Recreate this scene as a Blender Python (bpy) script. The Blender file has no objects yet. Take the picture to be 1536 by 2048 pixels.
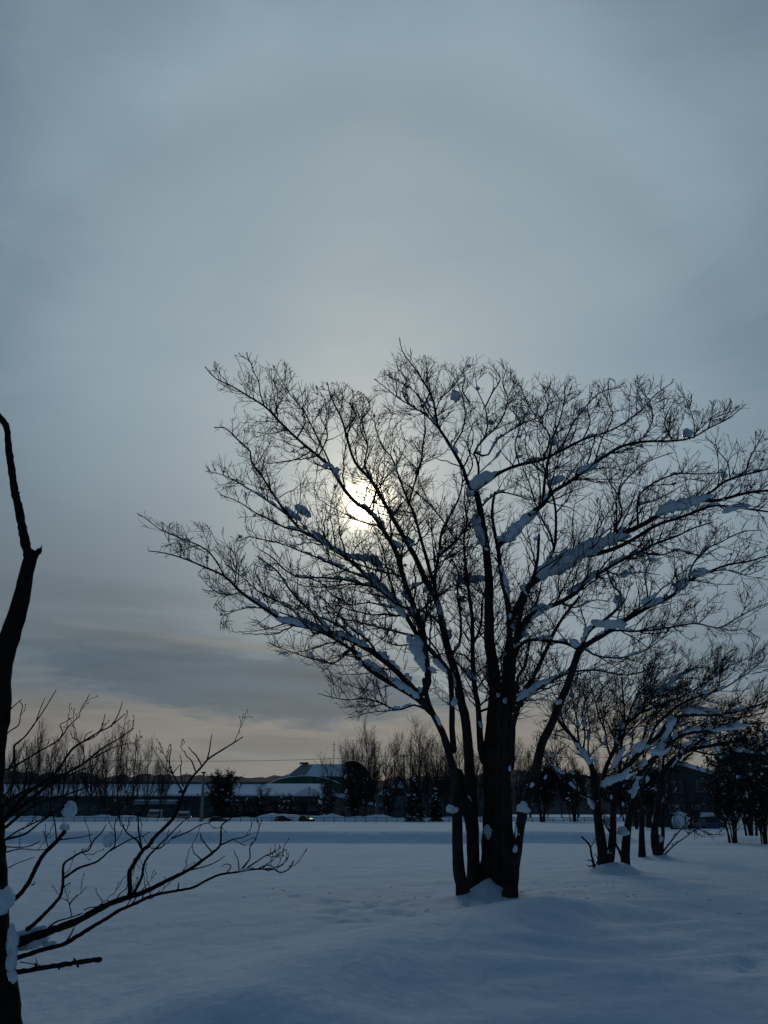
import bpy, math, random
import numpy as np

# ------------------------------------------------------------------ camera
S = bpy.context.scene
COL = S.collection
FPX = 1991.1          # focal length in photo pixels (photo 1536 x 2048)
PITCH = math.radians(16.85)
CAMZ = 1.6
cam_d = bpy.data.cameras.new('camera')
cam = bpy.data.objects.new('camera', cam_d); COL.objects.link(cam)
cam_d.sensor_fit = 'VERTICAL'; cam_d.sensor_height = 36.0; cam_d.sensor_width = 27.0; cam_d.lens = 35.0
cam_d.clip_start = 0.05; cam_d.clip_end = 12000
cam.location = (0, 0, CAMZ); cam.rotation_euler = (math.pi/2 + PITCH, 0, 0)
S.camera = cam
S.view_settings.view_transform = 'Standard'; S.view_settings.look = 'None'
S.view_settings.exposure = 0.0; S.view_settings.gamma = 1.0; S.view_settings.use_curve_mapping = False
SP, CP = math.sin(PITCH), math.cos(PITCH)

def ray(px, py):
    u = (px - 768)/FPX; v = (1024 - py)/FPX
    return np.array([u, CP - v*SP, SP + v*CP])

def at(px, py, Y):
    """photo pixel + real distance in front of the camera -> point in the place"""
    d = ray(px, py)
    return np.array([0, 0, CAMZ]) + d*(Y/d[1])

def ground_y(py):
    d = ray(768, py)
    return CAMZ/(-d[2])*d[1]

# ------------------------------------------------------------------ world: thin overcast with the sun behind it
SUN = ray(733, 1008); SUN = SUN/np.linalg.norm(SUN)
SUN_EL = math.asin(SUN[2]); SUN_AZ = math.atan2(SUN[0], SUN[1])
W = bpy.data.worlds.new('World'); S.world = W; W.use_nodes = True
nt = W.node_tree; nt.nodes.clear()

class NB:
    def __init__(s, t): s.t = t
    def n(s, typ, **kw):
        o = s.t.nodes.new(typ)
        for k, v in kw.items(): setattr(o, k, v)
        return o
    def l(s, a, b): s.t.links.new(a, b)
    def inp(s, sock, v):
        if isinstance(v, bpy.types.NodeSocket): s.l(v, sock)
        elif v is not None: sock.default_value = v
    def m(s, op, a, b=None, c=None, clamp=False):
        o = s.n('ShaderNodeMath', operation=op); o.use_clamp = clamp
        s.inp(o.inputs[0], a)
        if b is not None: s.inp(o.inputs[1], b)
        if c is not None: s.inp(o.inputs[2], c)
        return o.outputs[0]
    def ss(s, x, a, b, lo=0.0, hi=1.0):
        o = s.n('ShaderNodeMapRange', interpolation_type='SMOOTHSTEP')
        s.inp(o.inputs[0], x); o.inputs[1].default_value = a; o.inputs[2].default_value = b
        o.inputs[3].default_value = lo; o.inputs[4].default_value = hi
        return o.outputs[0]
    def mix(s, f, a, b, mode='MIX'):
        o = s.n('ShaderNodeMix', data_type='RGBA', blend_type=mode)
        s.inp(o.inputs[0], f)
        for k, v in ((6, a), (7, b)):
            if isinstance(v, tuple): v = (*v, 1.0) if len(v) == 3 else v
            s.inp(o.inputs[k], v)
        return o.outputs[2]
    def ramp(s, f, stops):
        o = s.n('ShaderNodeValToRGB'); cr = o.color_ramp
        while len(cr.elements) < len(stops): cr.elements.new(0.5)
        for e, (p, c) in zip(cr.elements, stops): e.position = p; e.color = (*c, 1)
        s.inp(o.inputs[0], f)
        return o.outputs[0]
    def xyz(s, x, y, z):
        o = s.n('ShaderNodeCombineXYZ')
        for i, v in enumerate((x, y, z)): s.inp(o.inputs[i], v)
        return o.outputs[0]
    def noise(s, vec, scale, detail=3, rough=0.5, dist=0.0):
        o = s.n('ShaderNodeTexNoise'); o.inputs['Scale'].default_value = scale
        o.inputs['Detail'].default_value = detail; o.inputs['Roughness'].default_value = rough
        o.inputs['Distortion'].default_value = dist
        if vec is not None: s.l(vec, o.inputs['Vector'])
        return o.outputs['Fac']

b = NB(nt)
tc = b.n('ShaderNodeTexCoord')
dirv = tc.outputs['Generated']
sep = b.n('ShaderNodeSeparateXYZ'); b.l(dirv, sep.inputs[0])
X, Y_, Z = sep.outputs
dotn = b.n('ShaderNodeVectorMath', operation='DOT_PRODUCT'); b.l(dirv, dotn.inputs[0]); dotn.inputs[1].default_value = tuple(SUN)
th = b.m('MULTIPLY', b.m('ARCCOSINE', b.m('MINIMUM', dotn.outputs['Value'], 0.999999)), 180/math.pi)   # degrees from the sun
az = b.m('MULTIPLY', b.m('ARCTAN2', X, Y_), 180/math.pi)
el = b.m('MULTIPLY', b.m('ARCSINE', Z), 180/math.pi)
# broad soft unevenness of the cloud sheet
big = b.noise(b.xyz(b.m('MULTIPLY', az, .055), b.m('MULTIPLY', el, .10), 3.1), 1.0, 2, .45, .3)
daz = b.m('MULTIPLY', b.m('SUBTRACT', az, SUN_AZ*180/math.pi), b.m('COSINE', b.m('MULTIPLY', el, math.pi/180)))
daz = b.m('MULTIPLY', daz, b.m('SUBTRACT', 1.0, b.m('MULTIPLY', b.ss(az, 0, 12), .14)))
dele = b.m('SUBTRACT', el, SUN_EL*180/math.pi)
dele = b.m('MULTIPLY', dele, b.m('ADD', .55, b.m('MULTIPLY', b.m('LESS_THAN', dele, 0.0), .35)))
tw = b.m('SQRT', b.m('ADD', b.m('MULTIPLY', daz, daz), b.m('MULTIPLY', dele, dele)))
wisp = b.noise(b.xyz(b.m('MULTIPLY', az, .05), b.m('MULTIPLY', el, .16), 14.1), 1.0, 5, .6, .8)
thw = b.m('ADD', tw, b.m('ADD', b.m('MULTIPLY', b.m('SUBTRACT', big, .5), 9.0), b.m('MULTIPLY', b.m('SUBTRACT', wisp, .5), 6.0)))
base = b.ramp(b.m('DIVIDE', thw, 180), [
    (0.0, (.47, .505, .495)), (6/180, (.345, .413, .443)), (11/180, (.292, .368, .418)), (15/180, (.260, .346, .402)), (19/180, (.203, .282, .338)),
    (25/180, (.115, .186, .248)), (32/180, (.072, .134, .206)), (45/180, (.036, .080, .142)), (70/180, (.019, .051, .100)),
    (120/180, (.014, .041, .084)), (1.0, (.012, .038, .080))])
low = b.m('MULTIPLY', b.ss(el, 25.0, 7.0), b.ss(az, 16, -14, .45, 1.15))
base = b.mix(b.m('MULTIPLY', low, b.ss(tw, 2, 17, .35, .85)), base, (.120, .153, .182))
fine = b.noise(b.xyz(b.m('MULTIPLY', az, .10), b.m('MULTIPLY', el, .45), 8.3), 1.0, 4, .55, .4)
base = b.mix(b.m('MULTIPLY', b.ss(el, 12.5, 8.0), b.m('MULTIPLY', b.ss(fine, .40, .66, 0, .6), b.ss(az, 10, -4, .25, 1))), base, (.078, .122, .158))
# pale warm strip under the cloud
hor = b.m('MULTIPLY', b.ss(el, 7.0, 5.0), b.ss(th, 70, 30))
base = b.mix(b.m('MULTIPLY', hor, .85), base, (.182, .176, .168))
# dark stratus bank, left of the sun
def cloud(az0, el0, wa, we, tilt, soft, seed, ns):
    nz = b.noise(b.xyz(b.m('MULTIPLY', az, .22), b.m('MULTIPLY', el, .9), seed), 1.0, 5, .6, .6)
    nz = b.m('MULTIPLY', b.m('SUBTRACT', nz, .5), ns)
    da = b.m('DIVIDE', b.m('SUBTRACT', az, az0), wa)
    de = b.m('DIVIDE', b.m('ADD', b.m('SUBTRACT', el, el0), b.m('MULTIPLY', b.m('SUBTRACT', az, az0), tilt)), we)
    r = b.m('ADD', b.m('SQRT', b.m('ADD', b.m('MULTIPLY', da, da), b.m('MULTIPLY', de, de))), nz)
    return b.ss(r, 1.0 + soft, 1.0 - soft)
c1 = cloud(-7.6, 6.9, 11.3, 1.75, .11, .30, 1.7, 1.9)
base = b.mix(b.m('MULTIPLY', c1, .95), base, (.062, .104, .146))
c2 = cloud(-13.5, 9.2, 6.5, .5, .03, .6, 5.7, 2.0)
base = b.mix(b.m('MULTIPLY', c2, .75), base, (.10, .135, .16))
c5 = cloud(-17.0, 11.6, 7.5, .7, .0, .7, 9.7, 1.1)
base = b.mix(b.m('MULTIPLY', c5, .4), base, (.10, .135, .16))
c3 = cloud(-4.5, 3.4, 5.5, .75, .03, .6, 2.9, 1.2)
base = b.mix(b.m('MULTIPLY', c3, .8), base, (.13, .155, .175))
c4 = cloud(-6.0, 8.9, 8.5, .26, .10, .8, 12.9, 2.0)
base = b.mix(b.m('MULTIPLY', c4, .75), base, (.19, .21, .215))
c6 = cloud(-16.0, 2.3, 16.0, .8, .0, .8, 22.9, .8)
base = b.mix(b.m('MULTIPLY', c6, .55), base, (.13, .165, .19))
st = b.noise(b.xyz(b.m('ADD', b.m('MULTIPLY', az, .16), b.m('MULTIPLY', el, .25)), b.m('MULTIPLY', el, 1.15), 31.3), 1.0, 6, .6, .5)
stf = b.m('MULTIPLY', b.m('SUBTRACT', st, .5), b.ss(el, 14, 8, 0, .75))
stf = b.m('ADD', 1.0, stf); base = b.mix(1.0, base, b.xyz(stf, stf, stf), 'MULTIPLY')
# faint 22-degree halo: a slightly darker ring inside a slightly brighter one
def ring(c, w, a):
    q = b.m('DIVIDE', b.m('SUBTRACT', th, c), w); return b.m('MULTIPLY', b.m('EXPONENT', b.m('MULTIPLY', b.m('MULTIPLY', q, q), -1.0)), a)
hf = b.m('ADD', 1.0, b.m('MULTIPLY', b.m('ADD', ring(25.5, 2.6, .07), ring(21.8, 1.8, -.055)), b.ss(el, 17, 30)))
base = b.mix(1.0, base, b.xyz(hf, hf, hf), 'MULTIPLY')
# aureole and the veiled disc
g1 = b.m('MULTIPLY', b.m('EXPONENT', b.m('MULTIPLY', th, -1/1.7)), 1.15)
t2 = b.m('DIVIDE', th, .9)
g2 = b.m('MULTIPLY', b.m('EXPONENT', b.m('MULTIPLY', b.m('MULTIPLY', t2, t2), -1.0)), 9.0)
gl = b.mix(1.0, (1.0, .89, .64), b.xyz(b.m('ADD', g1, g2), b.m('ADD', g1, g2), b.m('ADD', g1, g2)), 'MULTIPLY')
base = b.mix(1.0, base, gl, 'ADD')
sky = b.n('ShaderNodeTexSky', sky_type='NISHITA'); sky.sun_disc = False
sky.sun_elevation = SUN_EL; sky.sun_rotation = SUN_AZ
bg1 = b.n('ShaderNodeBackground'); b.l(sky.outputs[0], bg1.inputs[0]); bg1.inputs[1].default_value = 0.05
bg2 = b.n('ShaderNodeBackground'); b.l(base, bg2.inputs[0]); bg2.inputs[1].default_value = 1.0
mx = b.n('ShaderNodeMixShader'); mx.inputs[0].default_value = 0.96
b.l(bg1.outputs[0], mx.inputs[1]); b.l(bg2.outputs[0], mx.inputs[2])
wo = b.n('ShaderNodeOutputWorld'); b.l(mx.outputs[0], wo.inputs[0])

ld = bpy.data.lights.new('sun', 'SUN'); ld.energy = 0.32; ld.angle = math.radians(11); ld.color = (1, .93, .82)
lo = bpy.data.objects.new('sun', ld); COL.objects.link(lo)
lo.rotation_euler = (math.pi/2 - SUN_EL, 0, math.pi - SUN_AZ)
lo.location = (0, 0, 30)

# ------------------------------------------------------------------ helpers
rng = np.random.default_rng(11)
random.seed(5)

def norm(v): return v/np.maximum(np.linalg.norm(v, axis=-1, keepdims=True), 1e-9)

class Geo:
    def __init__(s): s.v = []; s.q = []; s.t = []; s.n = 0
    def add(s, v, q=None, t=None):
        v = np.asarray(v, dtype=np.float32).reshape(-1, 3)
        if q is not None and len(q): s.q.append(np.asarray(q, dtype=np.int32) + s.n)
        if t is not None and len(t): s.t.append(np.asarray(t, dtype=np.int32) + s.n)
        s.v.append(v); s.n += len(v)
    def mesh(s, name, mat=None, smooth=True):
        me = bpy.data.meshes.new(name)
        v = np.concatenate(s.v)
        q = np.concatenate(s.q) if s.q else np.zeros((0, 4), np.int32)
        t = np.concatenate(s.t) if s.t else np.zeros((0, 3), np.int32)
        me.vertices.add(len(v)); me.vertices.foreach_set('co', v.ravel())
        me.loops.add(q.size + t.size)
        me.loops.foreach_set('vertex_index', np.concatenate([q.ravel(), t.ravel()]).astype(np.int32))
        me.polygons.add(len(q) + len(t))
        ls = np.concatenate([np.arange(len(q))*4, q.size + np.arange(len(t))*3]).astype(np.int32)
        me.polygons.foreach_set('loop_start', ls)
        me.polygons.foreach_set('use_smooth', np.full(len(q) + len(t), smooth))
        me.update(calc_edges=True); me.validate()
        if mat: me.materials.append(mat)
        return me

def link(name, me, parent=None, loc=None, rot=None, scale=None):
    o = bpy.data.objects.new(name, me); COL.objects.link(o)
    if parent: o.parent = parent
    if loc is not None: o.location = loc
    if rot is not None: o.rotation_euler = rot
    if scale is not None: o.scale = scale
    return o

def tag(o, label=None, cat=None, group=None, kind=None):
    if label: o['label'] = label
    if cat: o['category'] = cat
    if group: o['group'] = group
    if kind: o['kind'] = kind
    return o

def thing(name, label, cat, loc=(0, 0, 0), group=None, rz=0):
    o = bpy.data.objects.new(name, None); COL.objects.link(o)
    o.location = loc; o.rotation_euler = (0, 0, rz); o.empty_display_size = .3
    return tag(o, label, cat, group)

def copy_tree(o, parent=None):
    c = o.copy(); COL.objects.link(c); c.parent = parent
    for ch in list(o.children): copy_tree(ch, c)
    return c

def tubes(g, P, R, sides=4, cap=False, bump=0.0, origin=(0, 0, 0)):
    """P (N,K,3) centre lines, R (N,K) radii"""
    P = np.asarray(P, dtype=float) - np.asarray(origin); R = np.asarray(R, dtype=float)
    N, K, _ = P.shape
    if N == 0: return
    if cap:
        e1 = norm(P[:, -1] - P[:, -2])*R[:, -1:]; e0 = norm(P[:, 0] - P[:, 1])*R[:, :1]
        P = np.concatenate([(P[:, 0] + e0*1.1)[:, None], (P[:, 0] + e0*.75)[:, None], P, (P[:, -1] + e1*.75)[:, None], (P[:, -1] + e1*1.1)[:, None]], 1)
        R = np.concatenate([R[:, :1]*.15, R[:, :1]*.7, R, R[:, -1:]*.7, R[:, -1:]*.15], 1); K += 4
    T = np.empty_like(P)
    T[:, 1:-1] = P[:, 2:] - P[:, :-2]; T[:, 0] = P[:, 1] - P[:, 0]; T[:, -1] = P[:, -1] - P[:, -2]
    T = norm(T)
    ref = np.tile(np.array([.13, .97, .21]), (N, 1)); ov = P[:, -1] - P[:, 0]; ov = norm(ov)
    flip = np.abs((ref*ov).sum(1)) > .85; ref[flip] = (.9, .1, .4)
    A = norm(np.cross(T, ref[:, None, :])); B = np.cross(T, A)
    a = np.arange(sides)*2*math.pi/sides
    rr = R[:, :, None]*np.ones(sides)
    if bump: rr = rr*(1 + bump*(rng.random((N, K, sides)) - .5)*2)
    V = P[:, :, None, :] + rr[..., None]*(np.cos(a)[None, None, :, None]*A[:, :, None, :] + np.sin(a)[None, None, :, None]*B[:, :, None, :])
    idx = np.arange(N*K*sides).reshape(N, K, sides)
    i0 = idx[:, :-1]; i1 = idx[:, 1:]
    q = np.stack([i0, np.roll(i0, -1, 2), np.roll(i1, -1, 2), i1], -1).reshape(-1, 4)
    t = None
    V = V.reshape(-1, 3)
    if cap:
        extra = np.concatenate([P[:, -1], P[:, 0]]); base_i = N*K*sides
        t = []
        for n in range(N):
            for s_ in range(sides):
                t.append((idx[n, -1, s_], idx[n, -1, (s_+1) % sides], base_i + n))
                t.append((idx[n, 0, (s_+1) % sides], idx[n, 0, s_], base_i + N + n))
        V = np.concatenate([V, extra])
    g.add(V, q, t)

def box(g, x0, x1, y0, y1, z0, z1):
    v = [(x, y, z) for z in (z0, z1) for y in (y0, y1) for x in (x0, x1)]
    g.add(v, [(0, 2, 3, 1), (4, 5, 7, 6), (0, 1, 5, 4), (2, 6, 7, 3), (0, 4, 6, 2), (1, 3, 7, 5)])

def prism(g, poly, axis, a0, a1):
    """polygon (list of 2D) extruded along axis ('x': poly=(y,z), 'y': poly=(x,z))"""
    n = len(poly); v = []
    for a in (a0, a1):
        for p, q in poly: v.append((a, p, q) if axis == 'x' else (p, a, q))
    q = [(i, (i+1) % n, n + (i+1) % n, n + i) for i in range(n)]
    c0 = np.mean(v[:n], 0); c1 = np.mean(v[n:], 0); v += [tuple(c0), tuple(c1)]
    t = [((i+1) % n, i, 2*n) for i in range(n)] + [(n + i, n + (i+1) % n, 2*n + 1) for i in range(n)]
    g.add(v, q, t)

def bx(name, mat, parent, x0, x1, y0, y1, z0, z1):
    g = Geo(); box(g, x0, x1, y0, y1, z0, z1)
    return link(name, g.mesh(name, mat, False), parent)

def ico(sub):
    import bmesh
    bm = bmesh.new(); bmesh.ops.create_icosphere(bm, subdivisions=sub, radius=1)
    v = np.array([x.co[:] for x in bm.verts]); t = np.array([[w.index for w in f.verts] for f in bm.faces]); bm.free()
    return v, t
ICO1, ICO2, ICO3 = ico(1), ico(2), ico(3)

# value noise
_tab = np.random.default_rng(3).random((256, 256))
def vn(x, y):
    xi = np.floor(x).astype(int); yi = np.floor(y).astype(int); fx = x - xi; fy = y - yi
    fx = fx*fx*fx*(fx*(fx*6-15)+10); fy = fy*fy*fy*(fy*(fy*6-15)+10)
    a = _tab[xi & 255, yi & 255]; b_ = _tab[(xi+1) & 255, yi & 255]; c = _tab[xi & 255, (yi+1) & 255]; d = _tab[(xi+1) & 255, (yi+1) & 255]
    return (a*(1-fx)+b_*fx)*(1-fy) + (c*(1-fx)+d*fx)*fy - .5
def vn3(p, s, seed=0):
    x, y, z = (p*s).T
    return (vn(x + z*.71 + seed*7.3, y - z*.53 + seed) + vn(y + x*.37 + 31, z + seed*3.1 - x*.2) + vn(z - y*.31 + 77, x + seed*5.7))/1.5

# ------------------------------------------------------------------ materials
def mat(name, col, rough=.8, spec=.3, vary=.25, scale=4.0, bump=0.0, bscale=30.0, col2=None, metal=0.0):
    m = bpy.data.materials.new(name); m.use_nodes = True
    t = m.node_tree; p = t.nodes['Principled BSDF']; B = NB(t)
    p.inputs['Roughness'].default_value = rough; p.inputs['Specular IOR Level'].default_value = spec
    p.inputs['Metallic'].default_value = metal
    tcn = B.n('ShaderNodeTexCoord').outputs['Object']
    f = B.noise(tcn, scale, 4, .6)
    c2 = col2 or tuple(c*(1 - vary) for c in col)
    c1 = tuple(min(1, c*(1 + vary*.6)) for c in col) if col2 is None else col
    cc = B.mix(B.ss(f, .35, .65), c1, c2)
    B.l(cc, p.inputs['Base Color'])
    if bump:
        bn = B.n('ShaderNodeBump'); bn.inputs['Strength'].default_value = bump; bn.inputs['Distance'].default_value = .02
        B.l(B.noise(tcn, bscale, 4, .65), bn.inputs['Height']); B.l(bn.outputs[0], p.inputs['Normal'])
    return m

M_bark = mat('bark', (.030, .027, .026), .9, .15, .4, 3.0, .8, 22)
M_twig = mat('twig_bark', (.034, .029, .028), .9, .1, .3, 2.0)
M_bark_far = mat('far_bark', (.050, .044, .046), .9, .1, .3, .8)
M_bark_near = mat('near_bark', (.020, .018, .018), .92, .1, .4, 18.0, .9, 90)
M_leaf = mat('evergreen_leaf', (.020, .028, .022), .7, .3, .4, 3.0)
M_conc = mat('pole_concrete', (.22, .22, .22), .9, .2, .2, 3)
M_fence = mat('fence_steel', (.055, .065, .075), .6, .4, .15, 5)
M_dark = mat('dark_metal', (.03, .033, .036), .6, .4, .2, 2)
M_teal = mat('teal_wall_panel', (.045, .085, .095), .8, .2, .2, .25)
M_dkwall = mat('dark_wall', (.022, .026, .030), .9, .2, .3, .3)
M_green = mat('green_cladding', (.030, .105, .070), .7, .2, .2, .3)
M_beige = mat('beige_wall', (.16, .155, .14), .9, .2, .2, .5)
M_pale = mat('pale_wall', (.26, .28, .29), .9, .2, .2, .5)
M_house = mat('house_siding', (.050, .060, .064), .85, .2, .25, .6)
M_frame = mat('window_frame', (.22, .23, .24), .6, .4, .1, 2)
M_glass = mat('window_glass', (.02, .025, .03), .12, .5, .1, 1)
M_hill = mat('wooded_hill', (.030, .042, .062), .95, .1, .4, .02)
M_red = mat('red_marker', (.60, .035, .03), .5, .4, .1, 4)
M_tyre = mat('tyre_rubber', (.015, .015, .016), .9, .2, .1, 4)
M_cdark = mat('dark_car_paint', (.02, .022, .03), .35, .5, .1, 3)
M_cblue = mat('blue_car_paint', (.02, .05, .16), .35, .5, .1, 3)
M_cpale = mat('pale_car_paint', (.30, .31, .32), .35, .5, .1, 3)
M_lamp = mat('lamp_glass', (.12, .12, .12), .7, .2, .1, 3)

def snow_mat(name, scale, big):
    m = bpy.data.materials.new(name); m.use_nodes = True
    t = m.node_tree; p = t.nodes['Principled BSDF']; B = NB(t)
    p.inputs['Roughness'].default_value = .9; p.inputs['Specular IOR Level'].default_value = .2
    co = B.n('ShaderNodeTexCoord').outputs['Object']
    f = B.noise(co, scale, 5, .6)
    B.l(B.mix(B.ss(f, .3, .7), (.67, .77, .86), (.72, .81, .88)), p.inputs['Base Color'])
    h = B.noise(co, big, 4, .55)
    if name == 'field_snow':
        mp = B.n('ShaderNodeMapping'); mp.inputs['Scale'].default_value = (1.6, .55, 1); mp.inputs['Rotation'].default_value = (0, 0, math.radians(28))
        B.l(co, mp.inputs[0])
        h2 = B.noise(mp.outputs[0], 1.1, 3, .5, .15)
        h = B.m('ADD', B.m('MULTIPLY', h, .14), B.m('MULTIPLY', h2, 1.0))
        gr = B.noise(co, 60, 2, .7)
        h = B.m('ADD', h, B.m('MULTIPLY', gr, .045))
    bn = B.n('ShaderNodeBump'); bn.inputs['Strength'].default_value = .9 if name == 'field_snow' else .35
    bn.inputs['Distance'].default_value = .2 if name == 'field_snow' else .03
    B.l(h, bn.inputs['Height']); B.l(bn.outputs[0], p.inputs['Normal'])
    return m
M_snow = snow_mat('field_snow', .35, 7.0)
M_clump = snow_mat('clump_snow', 6.0, 9.0)

# ------------------------------------------------------------------ ground
GY = ground_y
def gpt(px, py):
    Y = GY(py); return at(px, py, Y)
TREE_Y = 21.8
mounds = []        # x, y, height, radius
for px, Yv, h, r in ((985, 21.45, .20, .30), (958, 21.5, .10, .4), (1000, 21.6, .08, .5), (985, 21.7, .07, 1.3), (926, 21.2, .02, .3), (1040, 21.2, .02, .5)):
    p = at(px, 1790, Yv); mounds.append((p[0], Yv, h, r))
for px, py, h, r in ((1211, 1746, .22, .5), (1251, 1746, .2, .4), (1190, 1738, .15, .35), (1230, 1742, .10, 1.2), (1284, 1702, .2, .6), (1319, 1716, .2, .6), (1300, 1708, .12, 1.5),
                     (1455, 1682, .3, 1.0), (1495, 1684, .3, 1.0), (1530, 1684, .3, 1.2), (1375, 1672, .25, 2.0), (1420, 1668, .2, 3.0)):
    p = gpt(px, py); mounds.append((p[0], p[1], h, r))
crest = [gpt(*c)[:2] for c in ((520, 2046), (620, 1990), (800, 1930), (950, 1882), (1080, 1838), (1180, 1795), (1290, 1755), (1420, 1725), (1536, 1705))]
dents = []
for k in range(34):
    px = 640 + rng.random()*150 + (k % 3)*20; py = 1800 + rng.random()*45
    p = gpt(px, py); dents.append((p[0], p[1], -.06 - .05*rng.random(), .09 + .08*rng.random()))
for px, py in ((820, 1865), (835, 1863), (1500, 1908), (1506, 1926), (1492, 1918), (1060, 1806), (1095, 1806), (1360, 1825), (1110, 1787), (590, 1795)):
    p = gpt(px, py); dents.append((p[0], p[1], -.10, .14))
XB = at(1330, 1670, 60)[0]; TX0 = at(985, 1790, 21.6)[0]; Y2g = GY(1744) + 1; TX2 = at(1235, 1744, Y2g)[0]
def ground_h(x, y):
    x = np.asarray(x, dtype=float); y = np.asarray(y, dtype=float)
    z = .10*vn(x/4.1 + 3, y/6.3) + .05*vn(x/1.7, y/2.4 + 9)
    c, s_ = math.cos(math.radians(35)), math.sin(math.radians(35))
    u = x*c + y*s_; w = -x*s_ + y*c
    near = np.exp(-np.maximum(y - 16, 0)**2/120.)
    z += near*(.14*vn(u/2.6, w/.75 + 5) + .055*vn(u/1.1, w/.3 + 15) + .02*vn(u/.5, w/.14 + 25))*np.clip((x + 1)/3., .15, 1)
    z *= np.clip(1.2 - y/90., .25, 1)
    # the long drift: crest line with a gentle lee side to the right
    cx = np.array([p[0] for p in crest]); cy = np.array([p[1] for p in crest])
    d = np.full(x.shape, 1e9); sd = np.zeros(x.shape)
    for i in range(len(cx) - 1):
        ex, ey = cx[i+1] - cx[i], cy[i+1] - cy[i]; L2 = ex*ex + ey*ey
        t = np.clip(((x - cx[i])*ex + (y - cy[i])*ey)/L2, 0, 1)
        qx, qy = x - cx[i] - t*ex, y - cy[i] - t*ey
        dd = np.sqrt(qx*qx + qy*qy); side = np.sign(ex*(y - cy[i]) - ey*(x - cx[i]))
        m_ = dd < d; d = np.where(m_, dd, d); sd = np.where(m_, side, sd)
    wob = 1 + .5*vn(x/1.3, y/1.3 + 40)
    z += .31*np.clip((25 - y)/9., .12, 1)*np.where(sd > 0, np.exp(-(d/(1.3*wob))**2), np.exp(-(d/(1.15*wob))**2))
    z -= .16*np.where(sd > 0, 0, (1 - np.exp(-(d/3.2)**2))*np.exp(-np.maximum(d - 6, 0)/8.))
    for tx, ty, tr_ in ((TX0, 21.6, 2.6), (TX2, Y2g, 3.0)):      # level ground round the trees
        k_ = np.exp(-(((x - tx)**2 + (y - ty)**2)/(tr_*tr_))**1.5); z = z*(1 - k_) - .05*k_
    # bank across the field
    step = np.clip((y - 58.5 - .6*vn(x/9., 0*y))/1.9, 0, 1); step = step*step*(3 - 2*step)
    z += .62*step*np.exp(-np.maximum(y - 61, 0)/30.)*np.clip((XB - x)/4., 0, 1)
    for mx_, my_, h, r in mounds:
        z += h*np.exp(-((x - mx_)**2 + (y - my_)**2)/(r*r))
    for mx_, my_, h, r in dents:
        z += h*np.exp(-((x - mx_)**2/(r*r) + (y - my_)**2/(r*r*1.8)))
    return z
ys = np.concatenate([np.linspace(-60, 3, 18), 4*np.exp(np.linspace(0, math.log(4500/4), 540))])
xp = np.concatenate([np.linspace(0, 9, 110)[1:], 9*np.exp(np.linspace(0, math.log(4000/9), 80))[1:]])
xs = np.concatenate([-xp[::-1], [0], xp])
XX, YY = np.meshgrid(xs, ys)
ZZ = ground_h(XX, YY)
ZZ = np.where(YY > 150, ZZ*np.clip(1 - (YY - 150)/60, 0, 1), ZZ)
g = Geo(); ny, nx = XX.shape
idx = np.arange(nx*ny).reshape(ny, nx)
g.add(np.stack([XX, YY, ZZ], -1), np.stack([idx[:-1, :-1], idx[:-1, 1:], idx[1:, 1:], idx[1:, :-1]], -1).reshape(-1, 4))
tag(link('snow_field', g.mesh('snow_field', M_snow)), 'open field under smooth deep snow with soft drifts', kind='structure')
def gz(x, y): return float(ground_h(np.array([x]), np.array([y]))[0]) if y < 150 else 0.0

# distant wooded hills
g = Geo(); hx = np.linspace(-1500, 1500, 260)
for k, (Yh, top, amp) in enumerate(((2300, 84, 22), (1900, 66, 12))):
    hh = top + amp*vn(hx/140., hx*0 + k*9) + 9*vn(hx/22., hx*0 + 4) + 5*vn(hx/8., hx*0 + 14)
    for j, (yo, f) in enumerate(((-260, 0), (-90, .75), (0, 1), (300, 0))):
        vv = np.stack([hx, np.full_like(hx, Yh + yo), hh*f - (2 if f == 0 else 0)], -1)
        if j == 0: rows = []
        rows.append(vv)
    n = len(hx); V = np.concatenate(rows); ii = np.arange(len(V)).reshape(4, n)
    g.add(V, np.stack([ii[:-1, :-1], ii[:-1, 1:], ii[1:, 1:], ii[1:, :-1]], -1).reshape(-1, 4))
tag(link('hills', g.mesh('hills', M_hill)), 'low dark wooded hills along the horizon', kind='structure')

# ploughed snow bank beyond the fence
g = Geo(); bxs = np.linspace(-95, 95, 420)
def px2x(px, Y): return (px - 768)/FPX*Y/ray(768, 1635)[1]
prof = np.interp(bxs, [px2x(p, 222) for p in (0, 110, 200, 300, 380, 450, 500, 535, 590, 640, 662, 690, 745, 765, 800, 850, 880, 1000, 1200, 1300, 1536)],
                 [1.0, .9, 1.3, .8, .6, .7, .9, 1.7, 1.25, 1.0, 1.6, .9, 1.2, 1.5, .7, .9, .8, .9, .8, .7, .7])
prof = prof + .35*vn(bxs/2.2, bxs*0) + .2*vn(bxs/.9, bxs*0 + 8)
rows = [np.stack([bxs, 228 + o + .8*vn(bxs/3., bxs*0 + o), np.where(f == 0, -.05, prof*f + .1*f*vn(bxs/1.1, bxs*0 + o*3))], -1) for o, f in ((-3.2, 0), (-1.6, .5), (-.4, .95), (.8, 1.0), (2.2, .6), (4, 0))]
V = np.concatenate(rows); n = len(bxs); ii = np.arange(len(V)).reshape(6, n)
g.add(V, np.stack([ii[:-1, :-1], ii[:-1, 1:], ii[1:, 1:], ii[1:, :-1]], -1).reshape(-1, 4))
tag(link('snow_bank', g.mesh('snow_bank', M_snow)), 'lumpy ploughed snow bank behind the rail fence', kind='structure')

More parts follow.
